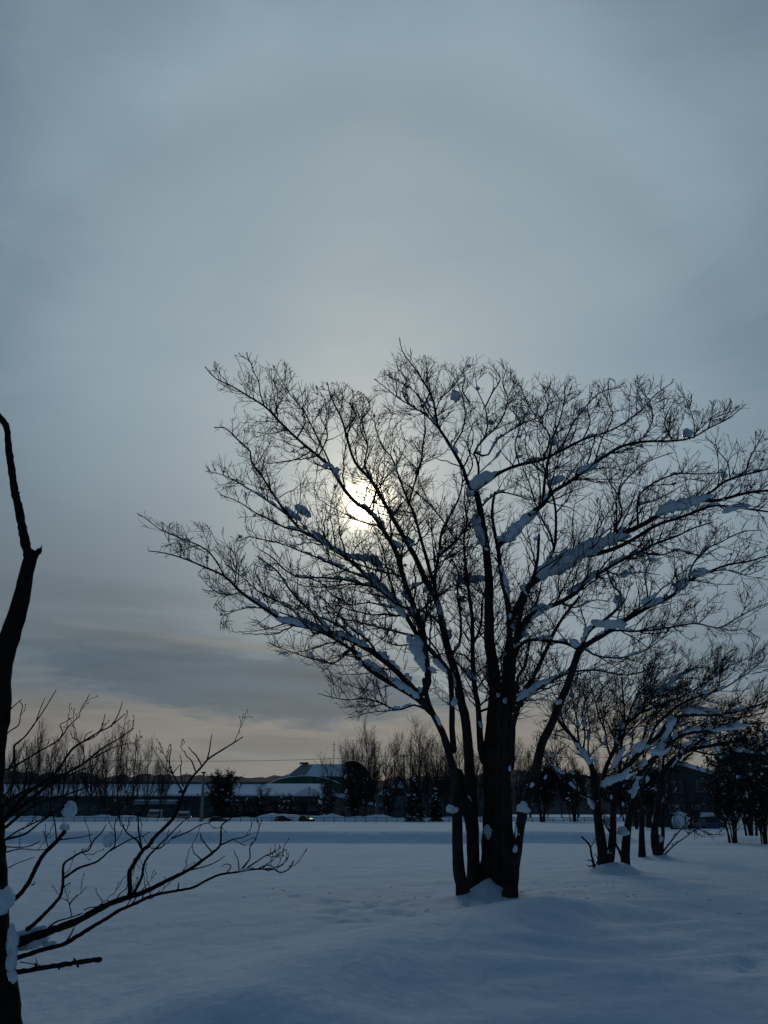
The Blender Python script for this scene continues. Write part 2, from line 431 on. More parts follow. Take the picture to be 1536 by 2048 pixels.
# ------------------------------------------------------------------ tree growing
def resample(pts, rad, K, wig=0.0):
    pts = np.asarray(pts, dtype=float); rad = np.asarray(rad, dtype=float)
    s = np.concatenate([[0], np.cumsum(np.linalg.norm(np.diff(pts, axis=0), axis=1))]); L = s[-1]
    ext = np.vstack([2*pts[0] - pts[1], pts, 2*pts[-1] - pts[-2]])
    out = np.empty((K, 3)); u = np.linspace(0, L, K)
    for k, uu in enumerate(u):
        i = min(max(np.searchsorted(s, uu) - 1, 0), len(pts) - 2); t = (uu - s[i])/max(s[i+1] - s[i], 1e-9)
        p0, p1, p2, p3 = ext[i], ext[i+1], ext[i+2], ext[i+3]
        out[k] = .5*((2*p1) + (-p0 + p2)*t + (2*p0 - 5*p1 + 4*p2 - p3)*t*t + (-p0 + 3*p1 - 3*p2 + p3)*t**3)
    if wig:
        w = (rng.random((K, 3)) - .5)*2*wig; w[0] = 0; w[-1] *= .5; out += w
    return out, np.interp(u, s, rad)

def grow(P, R, dens, tr, Lf, ang, K, up=.12, zig=.18, wind=(0, 0, 0), rr=.62, rmin=.0015, rlen=.011, jit=.12):
    """children of polylines, all at once. dens = children per metre"""
    N, Kp, _ = P.shape
    seg = np.linalg.norm(np.diff(P, axis=1), axis=2).sum(1)
    cnt = rng.poisson(np.maximum(seg*(tr[1] - tr[0])*dens, .2)); cnt = np.clip(cnt, 0, 60)
    ip = np.repeat(np.arange(N), cnt); C = len(ip)
    if C == 0: return np.zeros((0, K, 3)), np.zeros((0, K))
    t = tr[0] + (tr[1] - tr[0])*rng.random(C)
    f = t*(Kp - 1); i = np.minimum(f.astype(int), Kp - 2); f = (f - i)[:, None]
    p0 = P[ip, i]*(1 - f) + P[ip, i+1]*f
    T = norm(P[ip, i+1] - P[ip, i]); r0 = R[ip, i]*(1 - f[:, 0]) + R[ip, i+1]*f[:, 0]
    q = rng.normal(size=(C, 3)); q[:, 2] += .35; q += np.array(wind)*1.2
    q = norm(q - (q*T).sum(1, keepdims=True)*T)
    a = np.radians(ang[0] + (ang[1] - ang[0])*rng.random(C))[:, None]
    d = np.cos(a)*T + np.sin(a)*q
    L = Lf(t, seg[ip])*(.55 + .9*rng.random(C))
    zv = norm(np.cross(d, rng.normal(size=(C, 3))))
    out = np.empty((C, K, 3)); out[:, 0] = p0
    h = (L/(K - 1))[:, None]; ph = rng.integers(0, 2, C)
    for k in range(1, K):
        sg = np.where((k + ph) % 2, 1.0, -1.0)[:, None]
        d = norm(d + rng.normal(size=(C, 3))*jit + np.array([0, 0, up]) + np.array(wind)*.12)
        out[:, k] = out[:, k-1] + norm(d + sg*zig*zv)*h
    rs = np.minimum(r0*rr, L*rlen + rmin)
    tt = np.linspace(0, 1, K)[None, :]
    rad = np.maximum(rs[:, None]*(1 - .8*tt), rmin)
    return out, rad

def snow_strips(g, P, R, frac, K=6, fat=1.5, lo=.0, hi=1.0, flat=.8, origin=(0, 0, 0), maxslope=.85, rabs=0.0, wl=.12):
    """snow lying along the top of some lengths of the branches"""
    N, Kp, _ = P.shape
    n = int(N*frac); ip = rng.integers(0, N, n) if n else np.zeros(0, int)
    if n == 0: return
    a = lo + (hi - lo)*rng.random(n)*.8; w = wl*(.25 + rng.random(n)); tt = a[:, None] + w[:, None]*np.linspace(0, 1, K)[None]
    tt = np.clip(tt, 0, .999)*(Kp - 1); i = np.minimum(tt.astype(int), Kp - 2); f = (tt - i)[..., None]
    Q = P[ip[:, None], i]*(1 - f) + P[ip[:, None], i+1]*f
    r = R[ip[:, None], i]*(1 - f[..., 0]) + R[ip[:, None], i+1]*f[..., 0]
    dv = norm(Q[:, -1] - Q[:, 0]); ok = np.abs(dv[:, 2]) < maxslope
    Q, r = Q[ok], r[ok]
    pr = np.sin(np.linspace(.08, math.pi - .08, K))[None]**.5*(.55 + .8*rng.random((len(r), K)))
    rad = (r*fat + rabs*(.5 + rng.random((len(r), 1))))*pr
    Q = Q + np.array([0, 0, 1.0])*(r + rad*.45)[..., None]
    tubes(g, Q, rad, 6, False, .12, origin)

def clump_mesh(w, h, dpt, ang, mat_=None, sub=ICO3, seed=0, rough=.4):
    v, t = sub; v = v.copy()
    n = vn3(v, 1.1, seed) *1.3 + vn3(v, 2.6, seed + 5)*.55 + vn3(v, 6, seed + 9)*.18
    v = v*(1 + rough*2.2*n[:, None])
    v[:, 2] = np.where(v[:, 2] < -.35, -.35 + (v[:, 2] + .35)*.55, v[:, 2])
    v = v*np.array([w, dpt, h])
    if sub is not ICO1 and rough > .3:       # several slumped lobes run together
        rs = np.random.default_rng(seed + 77); vs, ts = [v*.78], [t]
        for q in range(3):
            off = np.array([(rs.random() - .5)*1.25*w, (rs.random() - .5)*.5*dpt, (rs.random() - .35)*.75*h]); f = .42 + .22*rs.random()
            u = sub[0]*(1 + .8*vn3(sub[0], 1.6, seed + q*11)[:, None])*np.array([w*f*1.1, dpt*f, h*f*.9]); ts.append(t + len(v)*(q + 1)); vs.append(u + off)
        v = np.concatenate(vs); t = np.concatenate(ts)
    c, s_ = math.cos(ang), math.sin(ang)
    x = v[:, 0]*c - v[:, 2]*s_; z = v[:, 0]*s_ + v[:, 2]*c
    g = Geo(); g.add(np.stack([x, v[:, 1], z], -1), None, t)
    return g.mesh('snow_clump', mat_ or M_clump)

class Traced:
    """a tree whose stems and limbs are set out as paths, each with its own distance"""
    def __init__(s, root, Y0):
        s.root = root; s.o = np.array(root.location); s.Y0 = Y0; s.all = []; s.P = []; s.R = []
    def limb(s, pts, w0, w1, dY=0.0, Y=None, name='branch', sides=9, K=18, wig=.0, child=True, m=None, bump=.10, cap=True, Yb=None, ew=1.0):
        pts = [tuple(p) for p in pts]
        if Y is None:
            if s.all:
                A = np.array(s.all); k = np.argmin((A[:, 0] - pts[0][0])**2 + (A[:, 1] - pts[0][1])**2); Y = A[k, 2]
            else: Y = s.Y0
        n = len(pts); arc = np.concatenate([[0], np.cumsum([math.dist(pts[i], pts[i+1]) for i in range(n-1)])]); arc = arc/arc[-1]
        YY_ = [Y + dY*a**1.2 for a in arc]
        P3 = np.array([at(p[0], p[1], yy) for p, yy in zip(pts, YY_)])
        W = [(w0 + (w1 - w0)*a**ew)/2 for a in arc]
        R3 = [w*yy/FPX for w, yy in zip(W, YY_)]
        Q, r = resample(P3, R3, K, wig)
        if name == 'stem': r[:4] *= np.array([1.35, 1.22, 1.1, 1.03])
        # remember for joins
        for k in range(n - 1):
            m_ = max(1, int(math.dist(pts[k], pts[k+1])/8))
            for j in range(m_):
                f = j/m_; s.all.append((pts[k][0]*(1-f) + pts[k+1][0]*f, pts[k][1]*(1-f) + pts[k+1][1]*f, YY_[k]*(1-f) + YY_[k+1]*f))
        s.all.append((pts[-1][0], pts[-1][1], YY_[-1]))
        g = Geo(); tubes(g, Q[None], r[None], sides, cap, bump, s.o)
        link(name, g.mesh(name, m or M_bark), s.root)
        if child: s.P.append(Q); s.R.append(r)
        return Q, r
    def depth(s, px, py):
        A = np.array(s.all); k = np.argmin((A[:, 0] - px)**2 + (A[:, 1] - py)**2); return A[k, 2]
    def drape(s, pts, back=-.02):
        pts3, rad = [], []
        A = np.array(s.all)
        for px, py, w in pts:
            j = np.argmin((A[:, 0] - px)**2 + (A[:, 1] - py)**2); Y = A[j, 2]
            pts3.append(at(px, py - w*.10, Y + back)); rad.append(w*.5*Y/FPX)
        yv = [p[1] for p in pts3]; ym = sum(yv)/len(yv)
        pts3 = [p*1.0 for p in pts3]
        Q, r = resample(pts3, rad, 9*len(pts)); K = len(r)
        f = np.linspace(0, 1, K); r = r*(1 + .55*vn(f*K*.28 + len(s.all)*.37, f*0 + pts[0][0])) ; r = r*np.minimum(1, (.35 + np.sin(np.pi*np.clip(f, 0, 1))**.5))
        g_ = Geo(); tubes(g_, Q[None], r[None], 11, True, .10, Q[0]); me = g_.mesh('snow_drape', M_clump)
        link('snow_drape', me, s.root, Q[0] - s.o)
    def clump(s, px, py, w, h, ang=0, k=0, back=.04, sub=ICO3, dep=None, rough=.4):
        A = np.array(s.all); j = np.argmin((A[:, 0] - px)**2 + (A[:, 1] - py)**2); Y = A[j, 2]; sc = Y/FPX
        dx, dy = px - A[j, 0], py - A[j, 1]; dd = math.hypot(dx, dy); mxd = .40*min(w, h)
        if dd > mxd: px = A[j, 0] + dx*mxd/dd; py = A[j, 1] + dy*mxd/dd
        p = at(px, py, Y + back) - s.o
        w, h = w*.88, h*.88
        me = clump_mesh(w/2*sc, h/2*sc, (dep or min(w, h)*.55)*sc, -math.radians(ang), None, sub, k, rough)
        link('snow_clump', me, s.root, p)

# ---------------- the large many-stemmed tree
o = at(985, 1790, TREE_Y); o[2] = gz(o[0], TREE_Y)
root = thing('bare_tree', 'largest bare tree with many stems and snow lumps in front of the veiled sun', 'tree', tuple(o))
T = Traced(root, TREE_Y)
L = T.limb
# stems (pixels of the photograph, widths in pixels, start distance)
L([(928, 1812), (925, 1780), (918, 1735), (915, 1685), (914, 1628), (912, 1582), (906, 1537), (895, 1496), (885, 1466), (870, 1436), (858, 1412), (852, 1385), (848, 1360)], 25, 9, -.3, 21.35, 'stem', 14, 34, child=False)
L([(951, 1800), (949, 1770), (946, 1708), (945, 1662), (943, 1605), (941, 1560), (936, 1491), (930, 1434), (921, 1400), (914, 1360), (899, 1309), (886, 1254), (880, 1221), (870, 1190)], 27, 12, .6, 21.8, 'stem', 14, 34)
L([(980, 1800), (982, 1765), (983, 1700), (984, 1628), (982, 1537), (986, 1445), (990, 1400), (988, 1342), (979, 1293), (978, 1228), (978, 1163), (974, 1114), (968, 1065), (958, 1010), (953, 985)], 50, 12, .3, 21.95, 'stem', 16, 40, ew=.6)
L([(1022, 1822), (1020, 1790), (1018, 1719), (1014, 1628), (1012, 1537), (1015, 1445), (1022, 1395), (1026, 1326), (1033, 1270), (1045, 1210), (1062, 1170), (1075, 1120), (1078, 1070)], 26, 5, -.6, 21.0, 'stem', 14, 30)
L([(916, 1552), (924, 1590), (935, 1625), (944, 1662), (947, 1690)], 20, 22, 0, 21.6, 'stem', 12, 14, child=False)
L([(1023, 1820), (1024, 1780), (1032, 1710), (1040, 1655), (1048, 1612), (1062, 1578), (1073, 1537), (1080, 1502), (1089, 1475), (1105, 1445), (1117, 1411), (1129, 1385), (1142, 1350), (1154, 1312), (1162, 1296)], 22, 13, -1.2, 21.0, 'stem', 14, 34, child=False)
L([(1005, 1780), (1000, 1700), (1003, 1640), (1008, 1560), (1010, 1480), (1006, 1420), (1012, 1350), (1017, 1293), (1020, 1244), (1013, 1195), (1002, 1146), (996, 1094), (988, 1060), (984, 1020), (990, 985)], 34, 5, -.6, 21.5, 'stem', 14, 34, ew=.8)
L([(1012, 1545), (1022, 1530), (1024, 1491), (1027, 1445), (1036, 1416), (1050, 1385), (1070, 1347), (1087, 1312), (1101, 1280), (1115, 1252), (1136, 1222), (1158, 1195)], 13, 5, -1.0, None, 'stem', 10, 26)
L([(968, 1520), (961, 1490), (959, 1457), (957, 1423), (955, 1405), (948, 1365), (945, 1293), (945, 1244), (939, 1195), (930, 1120), (928, 1072), (935, 1040), (928, 1000), (932, 965)], 13, 2, .9, None, 'stem', 10, 28)
L([(908, 1500), (904, 1461), (904, 1423), (903, 1385), (901, 1352), (893, 1335), (866, 1306), (838, 1275), (808, 1225), (776, 1189), (743, 1160), (707, 1127), (675, 1104), (633, 1078), (600, 1058), (570, 1022), (547, 990), (522, 949), (503, 925), (500, 902), (468, 873), (452, 856), (429, 855)], 12, 2.5, .8, None, 'branch', 10, 44)
L([(848, 1385), (857, 1358), (851, 1309), (846, 1262), (838, 1238), (815, 1182), (802, 1137), (792, 1104), (776, 1075), (763, 1055), (743, 1026), (714, 1007), (687, 977), (662, 934), (637, 913), (594, 877), (561, 845), (529, 812), (501, 795), (465, 773), (429, 755), (411, 734)], 14, 2, 1.6, None, 'branch', 9, 44)
L([(862, 1425), (841, 1402), (808, 1381), (763, 1355), (730, 1332), (706, 1302), (688, 1290), (660, 1272), (625, 1258), (590, 1236), (560, 1225)], 13, 2.5, -1.0, None, 'branch', 9, 20)
L([(857, 1420), (835, 1388), (795, 1345), (756, 1312), (714, 1286), (668, 1268), (640, 1260), (605, 1252), (572, 1244), (529, 1217), (483, 1185), (450, 1153), (411, 1135), (368, 1117), (329, 1106), (298, 1102)], 14, 2, -1.8, None, 'branch', 9, 36)
L([(450, 1153), (425, 1112), (400, 1092), (355, 1074), (322, 1060), (293, 1038), (274, 1026)], 3.5, 1.4, -.3)
L([(655, 1262), (633, 1234), (608, 1210), (580, 1180), (554, 1142), (530, 1124), (515, 1112)], 6, 2.5, .7)
L([(854, 1420), (828, 1410), (795, 1420), (763, 1407), (730, 1397), (698, 1400), (665, 1395), (636, 1387)], 4.5, 1.4, -1.0)
L([(795, 1420), (770, 1422), (740, 1425), (715, 1432), (698, 1436)], 2.5, 1.2, .2)
L([(700, 1300), (670, 1325), (640, 1322), (600, 1310), (565, 1297), (536, 1285)], 4, 1.3, -.6)
L([(633, 1078), (600, 1062), (570, 1055), (540, 1040), (510, 1025), (485, 1008), (465, 998), (440, 990)], 5, 1.5, -.4)
L([(575, 1030), (540, 1005), (508, 984), (472, 963), (443, 949), (411, 943)], 4.5, 1.3, .6)
L([(765, 1180), (740, 1172), (691, 1160), (642, 1155), (600, 1155), (570, 1140), (545, 1115), (520, 1100)], 5.5, 2, -.7)
L([(743, 1160), (707, 1146), (675, 1133), (639, 1117), (600, 1102), (565, 1088), (530, 1080), (495, 1072)], 5, 1.6, -1.4)
L([(870, 1190), (854, 1166), (841, 1137), (825, 1104), (808, 1075), (789, 1042), (770, 1008), (744, 963), (712, 927), (698, 891), (690, 859), (680, 830), (662, 795), (655, 766)], 13, 2, 1.0, None, 'branch', 9, 30)
L([(662, 934), (650, 905), (637, 880), (608, 823), (579, 787), (558, 752), (545, 730)], 4, 1.4, .6)
L([(529, 812), (520, 785), (518, 765), (508, 745), (501, 725), (492, 705)], 3, 1.2, .1)
L([(744, 963), (730, 930), (735, 890), (725, 850), (712, 815), (705, 780)], 4, 1.4, -1.0)
L([(870, 1195), (870, 1150), (878, 1110), (883, 1065), (899, 1033), (915, 1003), (925, 965), (920, 930)], 8, 2.2, 1.3)
L([(877, 1110), (892, 1098), (912, 1081), (938, 1049), (958, 1025)], 5, 2.5, .4)
L([(866, 1165), (857, 1130), (841, 1075), (828, 1026), (818, 1006), (800, 960), (784, 915), (765, 895), (755, 870), (748, 840)], 8, 1.7, -1.3)
L([(818, 1006), (828, 970), (842, 922), (846, 893), (850, 850), (846, 815), (835, 790)], 4.5, 1.5, .6)
L([(912, 1081), (885, 1040), (850, 1000), (820, 975), (790, 950), (765, 925)], 3.5, 1.6, 1.0)
L([(955, 990), (937, 970), (926, 937), (904, 897), (886, 868), (875, 850), (866, 799), (845, 760), (827, 733), (806, 705), (798, 675)], 9, 1.5, .4, None, 'branch', 8, 26)
L([(886, 868), (864, 842), (849, 828), (820, 810), (795, 795), (762, 768), (748, 758)], 4.5, 1.5, -.4)
L([(955, 985), (957, 930), (948, 905), (966, 880), (975, 850), (970, 815), (955, 780), (950, 745)], 5.5, 1.5, .9)
L([(950, 905), (973, 912), (988, 890), (995, 879), (1028, 857), (1057, 842), (1086, 830), (1100, 800)], 4.5, 1.5, 1.3)
L([(868, 835), (880, 800), (905, 775), (925, 745), (935, 720)], 3.2, 1.3, -.5)
L([(955, 977), (977, 962), (1002, 944), (1039, 930), (1086, 919), (1123, 901), (1166, 879), (1214, 864), (1250, 845), (1285, 818), (1310, 790), (1345, 765)], 8, 1.6, -1.2, None, 'branch', 8, 28)
L([(1086, 919), (1100, 875), (1079, 842), (1061, 817), (1050, 795), (1040, 770)], 4, 1.4, .6)
L([(1123, 901), (1141, 857), (1163, 824), (1196, 788), (1230, 775), (1250, 765)], 3.6, 1.4, -.4)
L([(1214, 864), (1225, 830), (1215, 800), (1218, 770)], 2.8, 1.2, .4)
L([(996, 1094), (1023, 1065), (1056, 1033), (1088, 1007), (1105, 984), (1141, 963), (1177, 935), (1214, 910), (1245, 892), (1290, 883), (1345, 882), (1385, 875), (1420, 855), (1455, 838), (1478, 820), (1492, 808)], 11, 1.6, -.6, None, 'branch', 9, 34)
L([(1388, 876), (1388, 845), (1378, 815), (1366, 785)], 2.8, 1.2, .3)
L([(1388, 868), (1420, 840), (1445, 828), (1462, 800)], 2.8, 1.2, -.3)
L([(1290, 872), (1305, 840), (1300, 805), (1285, 785), (1272, 762)], 3.2, 1.3, -.3)
L([(1085, 1010), (1088, 980), (1092, 940), (1100, 905), (1108, 870), (1120, 840), (1130, 790), (1128, 765)], 7, 1.7, .9)
L([(1020, 1240), (1050, 1185), (1085, 1140), (1108, 1097), (1112, 1046), (1108, 1000), (1094, 965)], 9, 4, 1.0, None, 'branch', 8, 20)
L([(1108, 1097), (1100, 1067), (1085, 1040), (1070, 1005), (1060, 970), (1045, 935)], 5, 2, 1.2)
L([(1020, 1244), (1048, 1190), (1059, 1172), (1101, 1137), (1140, 1116), (1181, 1099), (1223, 1078), (1276, 1054), (1314, 1033), (1345, 1015), (1394, 1001), (1436, 1001), (1488, 987), (1540, 981), (1590, 985)], 16, 4, -1.6, None, 'branch', 9, 36)
L([(1165, 1112), (1200, 1106), (1241, 1092), (1279, 1071), (1314, 1050), (1366, 1033), (1419, 1013), (1450, 1012), (1488, 1017), (1540, 1024), (1580, 1030)], 9, 3, -1.2, None, 'branch', 8, 28)
L([(1394, 998), (1422, 984), (1450, 963), (1488, 950), (1536, 938), (1580, 925)], 6, 2.5, -.5)
L([(1460, 958), (1455, 925), (1435, 900), (1430, 875)], 3, 1.3, .4)
L([(1490, 950), (1500, 915), (1515, 890), (1530, 860)], 3, 1.3, -.4)
L([(1030, 1290), (1048, 1245), (1070, 1224), (1119, 1205), (1154, 1184), (1174, 1162), (1209, 1141), (1244, 1120), (1279, 1104), (1314, 1086), (1349, 1074), (1390, 1055), (1425, 1045)], 11, 2.5, .8, None, 'branch', 8, 28)
L([(1162, 1298), (1185, 1282), (1209, 1268), (1251, 1240), (1297, 1214), (1342, 1193), (1377, 1162), (1412, 1146), (1454, 1130), (1500, 1122), (1545, 1108)], 11, 2.5, -1.0, None, 'branch', 9, 26)
L([(1185, 1278), (1230, 1261), (1262, 1263), (1314, 1259), (1366, 1250), (1394, 1247), (1436, 1256), (1464, 1242), (1499, 1222), (1540, 1205)], 5, 2, -1.6, None, 'branch', 7, 24)
L([(1394, 1247), (1390, 1225), (1380, 1212)], 2.2, 1.1, .2)
L([(1436, 1256), (1465, 1262), (1490, 1258), (1512, 1272)], 2.2, 1.1, -.3)
L([(1155, 1310), (1167, 1284), (1181, 1259), (1216, 1235), (1244, 1205), (1240, 1185), (1225, 1170), (1215, 1145)], 9, 3, .8, None, 'branch', 8, 22)
L([(1160, 1301), (1133, 1287), (1098, 1282), (1059, 1280), (1040, 1292), (1028, 1310)], 6, 7, .6)
L([(1059, 1281), (1050, 1330), (1038, 1350), (1031, 1380), (1028, 1420)], 6, 6, .1, child=False)
L([(1050, 1388), (1070, 1382), (1087, 1371), (1115, 1355), (1140, 1345), (1180, 1340), (1209, 1343), (1244, 1350), (1280, 1345), (1310, 1330)], 6, 2, .9)
L([(1168, 1296), (1195, 1312), (1244, 1315), (1290, 1301), (1314, 1284), (1345, 1263)], 4.5, 1.6, -.8)
L([(1276, 1050), (1276, 998), (1297, 973), (1328, 956), (1360, 947), (1400, 948), (1450, 945)], 5, 2, .6)
L([(1223, 1075), (1244, 1026), (1237, 998), (1244, 970), (1272, 940), (1300, 921), (1345, 905)], 5, 1.7, 1.3)
L([(1278, 1010), (1310, 1000), (1340, 985), (1368, 968)], 3.2, 1.6, .6)
L([(1297, 1214), (1294, 1180), (1290, 1150), (1300, 1120), (1290, 1095)], 4, 1.6, .8)
L([(1377, 1162), (1385, 1130), (1410, 1100), (1440, 1085), (1480, 1065), (1520, 1060)], 4, 1.6, .4)
L([(1412, 1146), (1450, 1140), (1490, 1150), (1520, 1140)], 3, 1.4, -.5)
L([(945, 1293), (962, 1250), (965, 1200), (985, 1160), (1000, 1120)], 5, 2.5, 1.2)
L([(899, 1309), (918, 1290), (922, 1240), (915, 1190), (918, 1150), (905, 1120)], 6, 2.5, 1.2)
L([(1020, 1300), (1045, 1270), (1060, 1230), (1075, 1200), (1083, 1165)], 7, 3, 1.6)
L([(958, 1020), (975, 1000), (1000, 985), (1030, 990), (1060, 1000)], 5, 2, 1.4)
L([(885, 1255), (860, 1230), (820, 1215), (780, 1215), (740, 1205), (700, 1210), (660, 1200)], 5, 1.8, 1.6)
L([(838, 1275), (800, 1265), (760, 1255), (720, 1245), (680, 1235), (645, 1215)], 5, 1.8, 1.9)
L([(756, 1312), (735, 1280), (700, 1255), (672, 1225), (640, 1190)], 5, 2, -1.0)
L([(714, 1286), (690, 1260), (650, 1238), (610, 1225), (570, 1205)], 4, 1.8, -1.7)
L([(608, 1252), (590, 1225), (560, 1205), (520, 1185), (480, 1150), (450, 1128)], 4, 1.5, -.5)
L([(529, 1217), (500, 1215), (470, 1222), (445, 1235), (440, 1262)], 2.6, 1.1, -.3)
L([(483, 1185), (450, 1190), (420, 1175), (400, 1150)], 2.6, 1.1, .2)

P0 = np.zeros((0, 24, 3)); R0 = np.zeros((0, 24))
for q, r in zip(T.P, T.R):
    Q, rr_ = resample(q, r, 24); P0 = np.concatenate([P0, Q[None]]); R0 = np.concatenate([R0, rr_[None]])
for pts in ([(904, 897), (925, 860), (930, 820), (920, 780), (905, 745)], [(875, 850), (855, 820), (840, 795), (815, 772), (790, 760), (772, 748)], [(966, 880), (1000, 845), (1015, 800), (1005, 765), (1015, 735)],
            [(970, 815), (985, 785), (1000, 760), (990, 738)], [(1039, 930), (1030, 890), (1040, 850), (1025, 815), (1032, 785)], [(846, 815), (860, 780), (855, 750), (870, 725)], [(735, 890), (720, 850), (740, 815), (728, 790)],
            [(637, 913), (655, 870), (640, 830), (650, 800), (640, 785)], [(594, 877), (610, 845), (605, 815), (618, 790)], [(690, 859), (712, 830), (700, 805), (715, 785)], [(1166, 879), (1180, 845), (1175, 815), (1185, 785)],
            [(1079, 842), (1095, 815), (1090, 790), (1100, 772)], [(1345, 882), (1330, 850), (1335, 825), (1350, 800)], [(940, 806), (925, 780), (930, 755), (918, 735)], [(820, 810), (805, 785), (812, 760), (800, 740)],
            [(855, 1309), (830, 1290), (790, 1290), (750, 1270), (715, 1240)], [(700, 1210), (665, 1190), (640, 1165), (600, 1150)], [(925, 965), (945, 930), (935, 890), (945, 850)], [(1105, 984), (1090, 950), (1060, 920), (1050, 880), (1062, 850)],
            [(1280, 1104), (1320, 1110), (1360, 1100), (1400, 1110), (1440, 1095)], [(1209, 1141), (1240, 1150), (1280, 1145), (1320, 1150)], [(1119, 1205), (1150, 1215), (1190, 1200), (1220, 1205)]):
    L(pts, 3.6, 1.5, 1.6*(rng.random() - .5))
P0 = np.zeros((0, 24, 3)); R0 = np.zeros((0, 24))
for q, r in zip(T.P, T.R):
    Q, rr_ = resample(q, r, 24); P0 = np.concatenate([P0, Q[None]]); R0 = np.concatenate([R0, rr_[None]])
def upper(P, R, zmin=2.6):
    a, b_ = [], []
    for q, r in zip(P, R):
        i = int(np.argmax(q[:, 2] > zmin)); q2, r2 = resample(q[i:], r[i:], 24); a.append(q2); b_.append(r2)
    return np.array(a), np.array(b_)
P0, R0 = upper(P0, R0)
wk = (.05, 0, .02)
OUT = np.array([(270, 1020), (330, 1045), (390, 1038), (440, 1055), (470, 1040), (430, 980), (408, 930), (440, 900), (425, 850), (440, 800), (408, 722), (440, 722), (485, 702), (520, 705), (560, 705), (600, 755), (640, 762), (690, 762), (735, 790), (758, 745), (788, 690),
    (798, 672), (830, 705), (880, 715), (920, 700), (960, 705), (1010, 715), (1040, 755), (1080, 738), (1130, 745), (1180, 760), (1240, 752), (1310, 742), (1350, 758), (1400, 800), (1460, 795), (1495, 808), (1530, 870), (1620, 850), (1620, 1300), (1500, 1285), (1340, 1290),
    (1350, 1340), (1200, 1420), (1100, 1440), (1040, 1500), (960, 1520), (880, 1480), (820, 1470), (770, 1455), (690, 1440), (635, 1390), (650, 1350), (530, 1300), (540, 1270), (440, 1268), (440, 1235), (395, 1170), (395, 1120), (330, 1122), (295, 1105)], dtype=float)
def inside(p):
    c = p - np.array([0, 0, CAMZ]); dep = c[:, 1]*CP + c[:, 2]*SP; u = 768 + FPX*c[:, 0]/dep; v = 1024 - FPX*(c[:, 2]*CP - c[:, 1]*SP)/dep
    r = np.zeros(len(p), bool); n = len(OUT)
    for i in range(n):
        (x1, y1), (x2, y2) = OUT[i], OUT[(i+1) % n]
        if y1 != y2: r ^= ((y1 > v) != (y2 > v)) & (u < (x2 - x1)*(v - y1)/(y2 - y1) + x1)
    return r
def trim(PR):
    """keep the crown to the tree's own outline: shorten what grows past it, drop what still does"""
    P, R_ = PR; P = P.copy()
    for f in (.72, .6):
        m_ = ~inside(P[:, -1]); P[m_] = P[m_][:, :1] + (P[m_] - P[m_][:, :1])*f
    ok = inside(P[:, -1]) | (rng.random(len(P)) < .12)
    return P[ok], R_[ok]
ln = lambda a, b_: (lambda t, s: np.clip(a*(1 - .72*t)*(.5 + .12*s), .1, b_))
P1, R1 = trim(grow(P0, R0, 5.2, (.16, 1.0), ln(1.15, 1.7), (32, 66), 10, .025, .13, wk, .6, .0058, .009, jit=.09))
PL, RL = trim(grow(P0, R0, 1.25, (.12, .85), lambda t, s: (1.0 + 1.5*rng.random(t.shape))*(1 - .35*t), (25, 70), 14, .03, .16, wk, .5, .006, .009, jit=.15))
Pt, Rt = trim(grow(P0, R0, .9, (.93, 1.0), ln(.45, .4), (5, 32), 9, .06, .18, wk, .9, .004, .008))
P1 = P1; A1 = np.concatenate([P1]); 
P2, R2 = trim(grow(P1, R1, 8.5, (.12, 1.0), lambda t, s: (.20 + .36*s)*(1 - .5*t), (28, 56), 7, .02, .13, wk, .7, .0050, .010, jit=.07))
PLc, RLc = trim(grow(PL, RL, 5.0, (.1, 1.0), lambda t, s: (.22 + .20*s)*(1 - .4*t), (28, 56), 8, .02, .13, wk, .7, .0050, .010, jit=.07))
P2b, R2b = trim(grow(P0, R0, 4.0, (.25, 1.0), lambda t, s: .42*(1 - .3*t) + 0*s, (35, 75), 7, .09, .16, wk, .3, .0048, .009))
Pt2, Rt2 = trim(grow(Pt, Rt, 8, (.1, 1.0), lambda t, s: (.16 + .3*s)*(1 - .4*t), (25, 50), 7, .08, .16, wk, .8, .0048, .009))
P2 = np.concatenate([P2, P2b, Pt2]); R2 = np.concatenate([R2, R2b, Rt2])
P3L, R3L = trim(grow(PLc, RLc, 6, (.1, 1.0), lambda t, s: (.12 + .26*s)*(1 - .4*t), (26, 52), 5, .02, .13, wk, .8, .0040, .010, jit=.06))
P3, R3 = trim(grow(P2, R2, 7.5, (.1, 1.0), lambda t, s: (.10 + .24*s)*(1 - .4*t), (26, 52), 5, .02, .13, wk, .8, .0040, .010, jit=.06))
g = Geo()
tubes(g, PL, RL, 5, origin=o); tubes(g, PLc, RLc, 3, origin=o); tubes(g, P3L, R3L, 3, origin=o)
tubes(g, P1, R1, 4, origin=o); tubes(g, Pt, Rt, 4, origin=o); tubes(g, P2, R2, 3, origin=o); tubes(g, P3, R3, 3, origin=o)
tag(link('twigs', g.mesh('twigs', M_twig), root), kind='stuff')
print('main twigs', len(P1), len(P2), len(P3), len(PL), len(PLc), len(P3L))
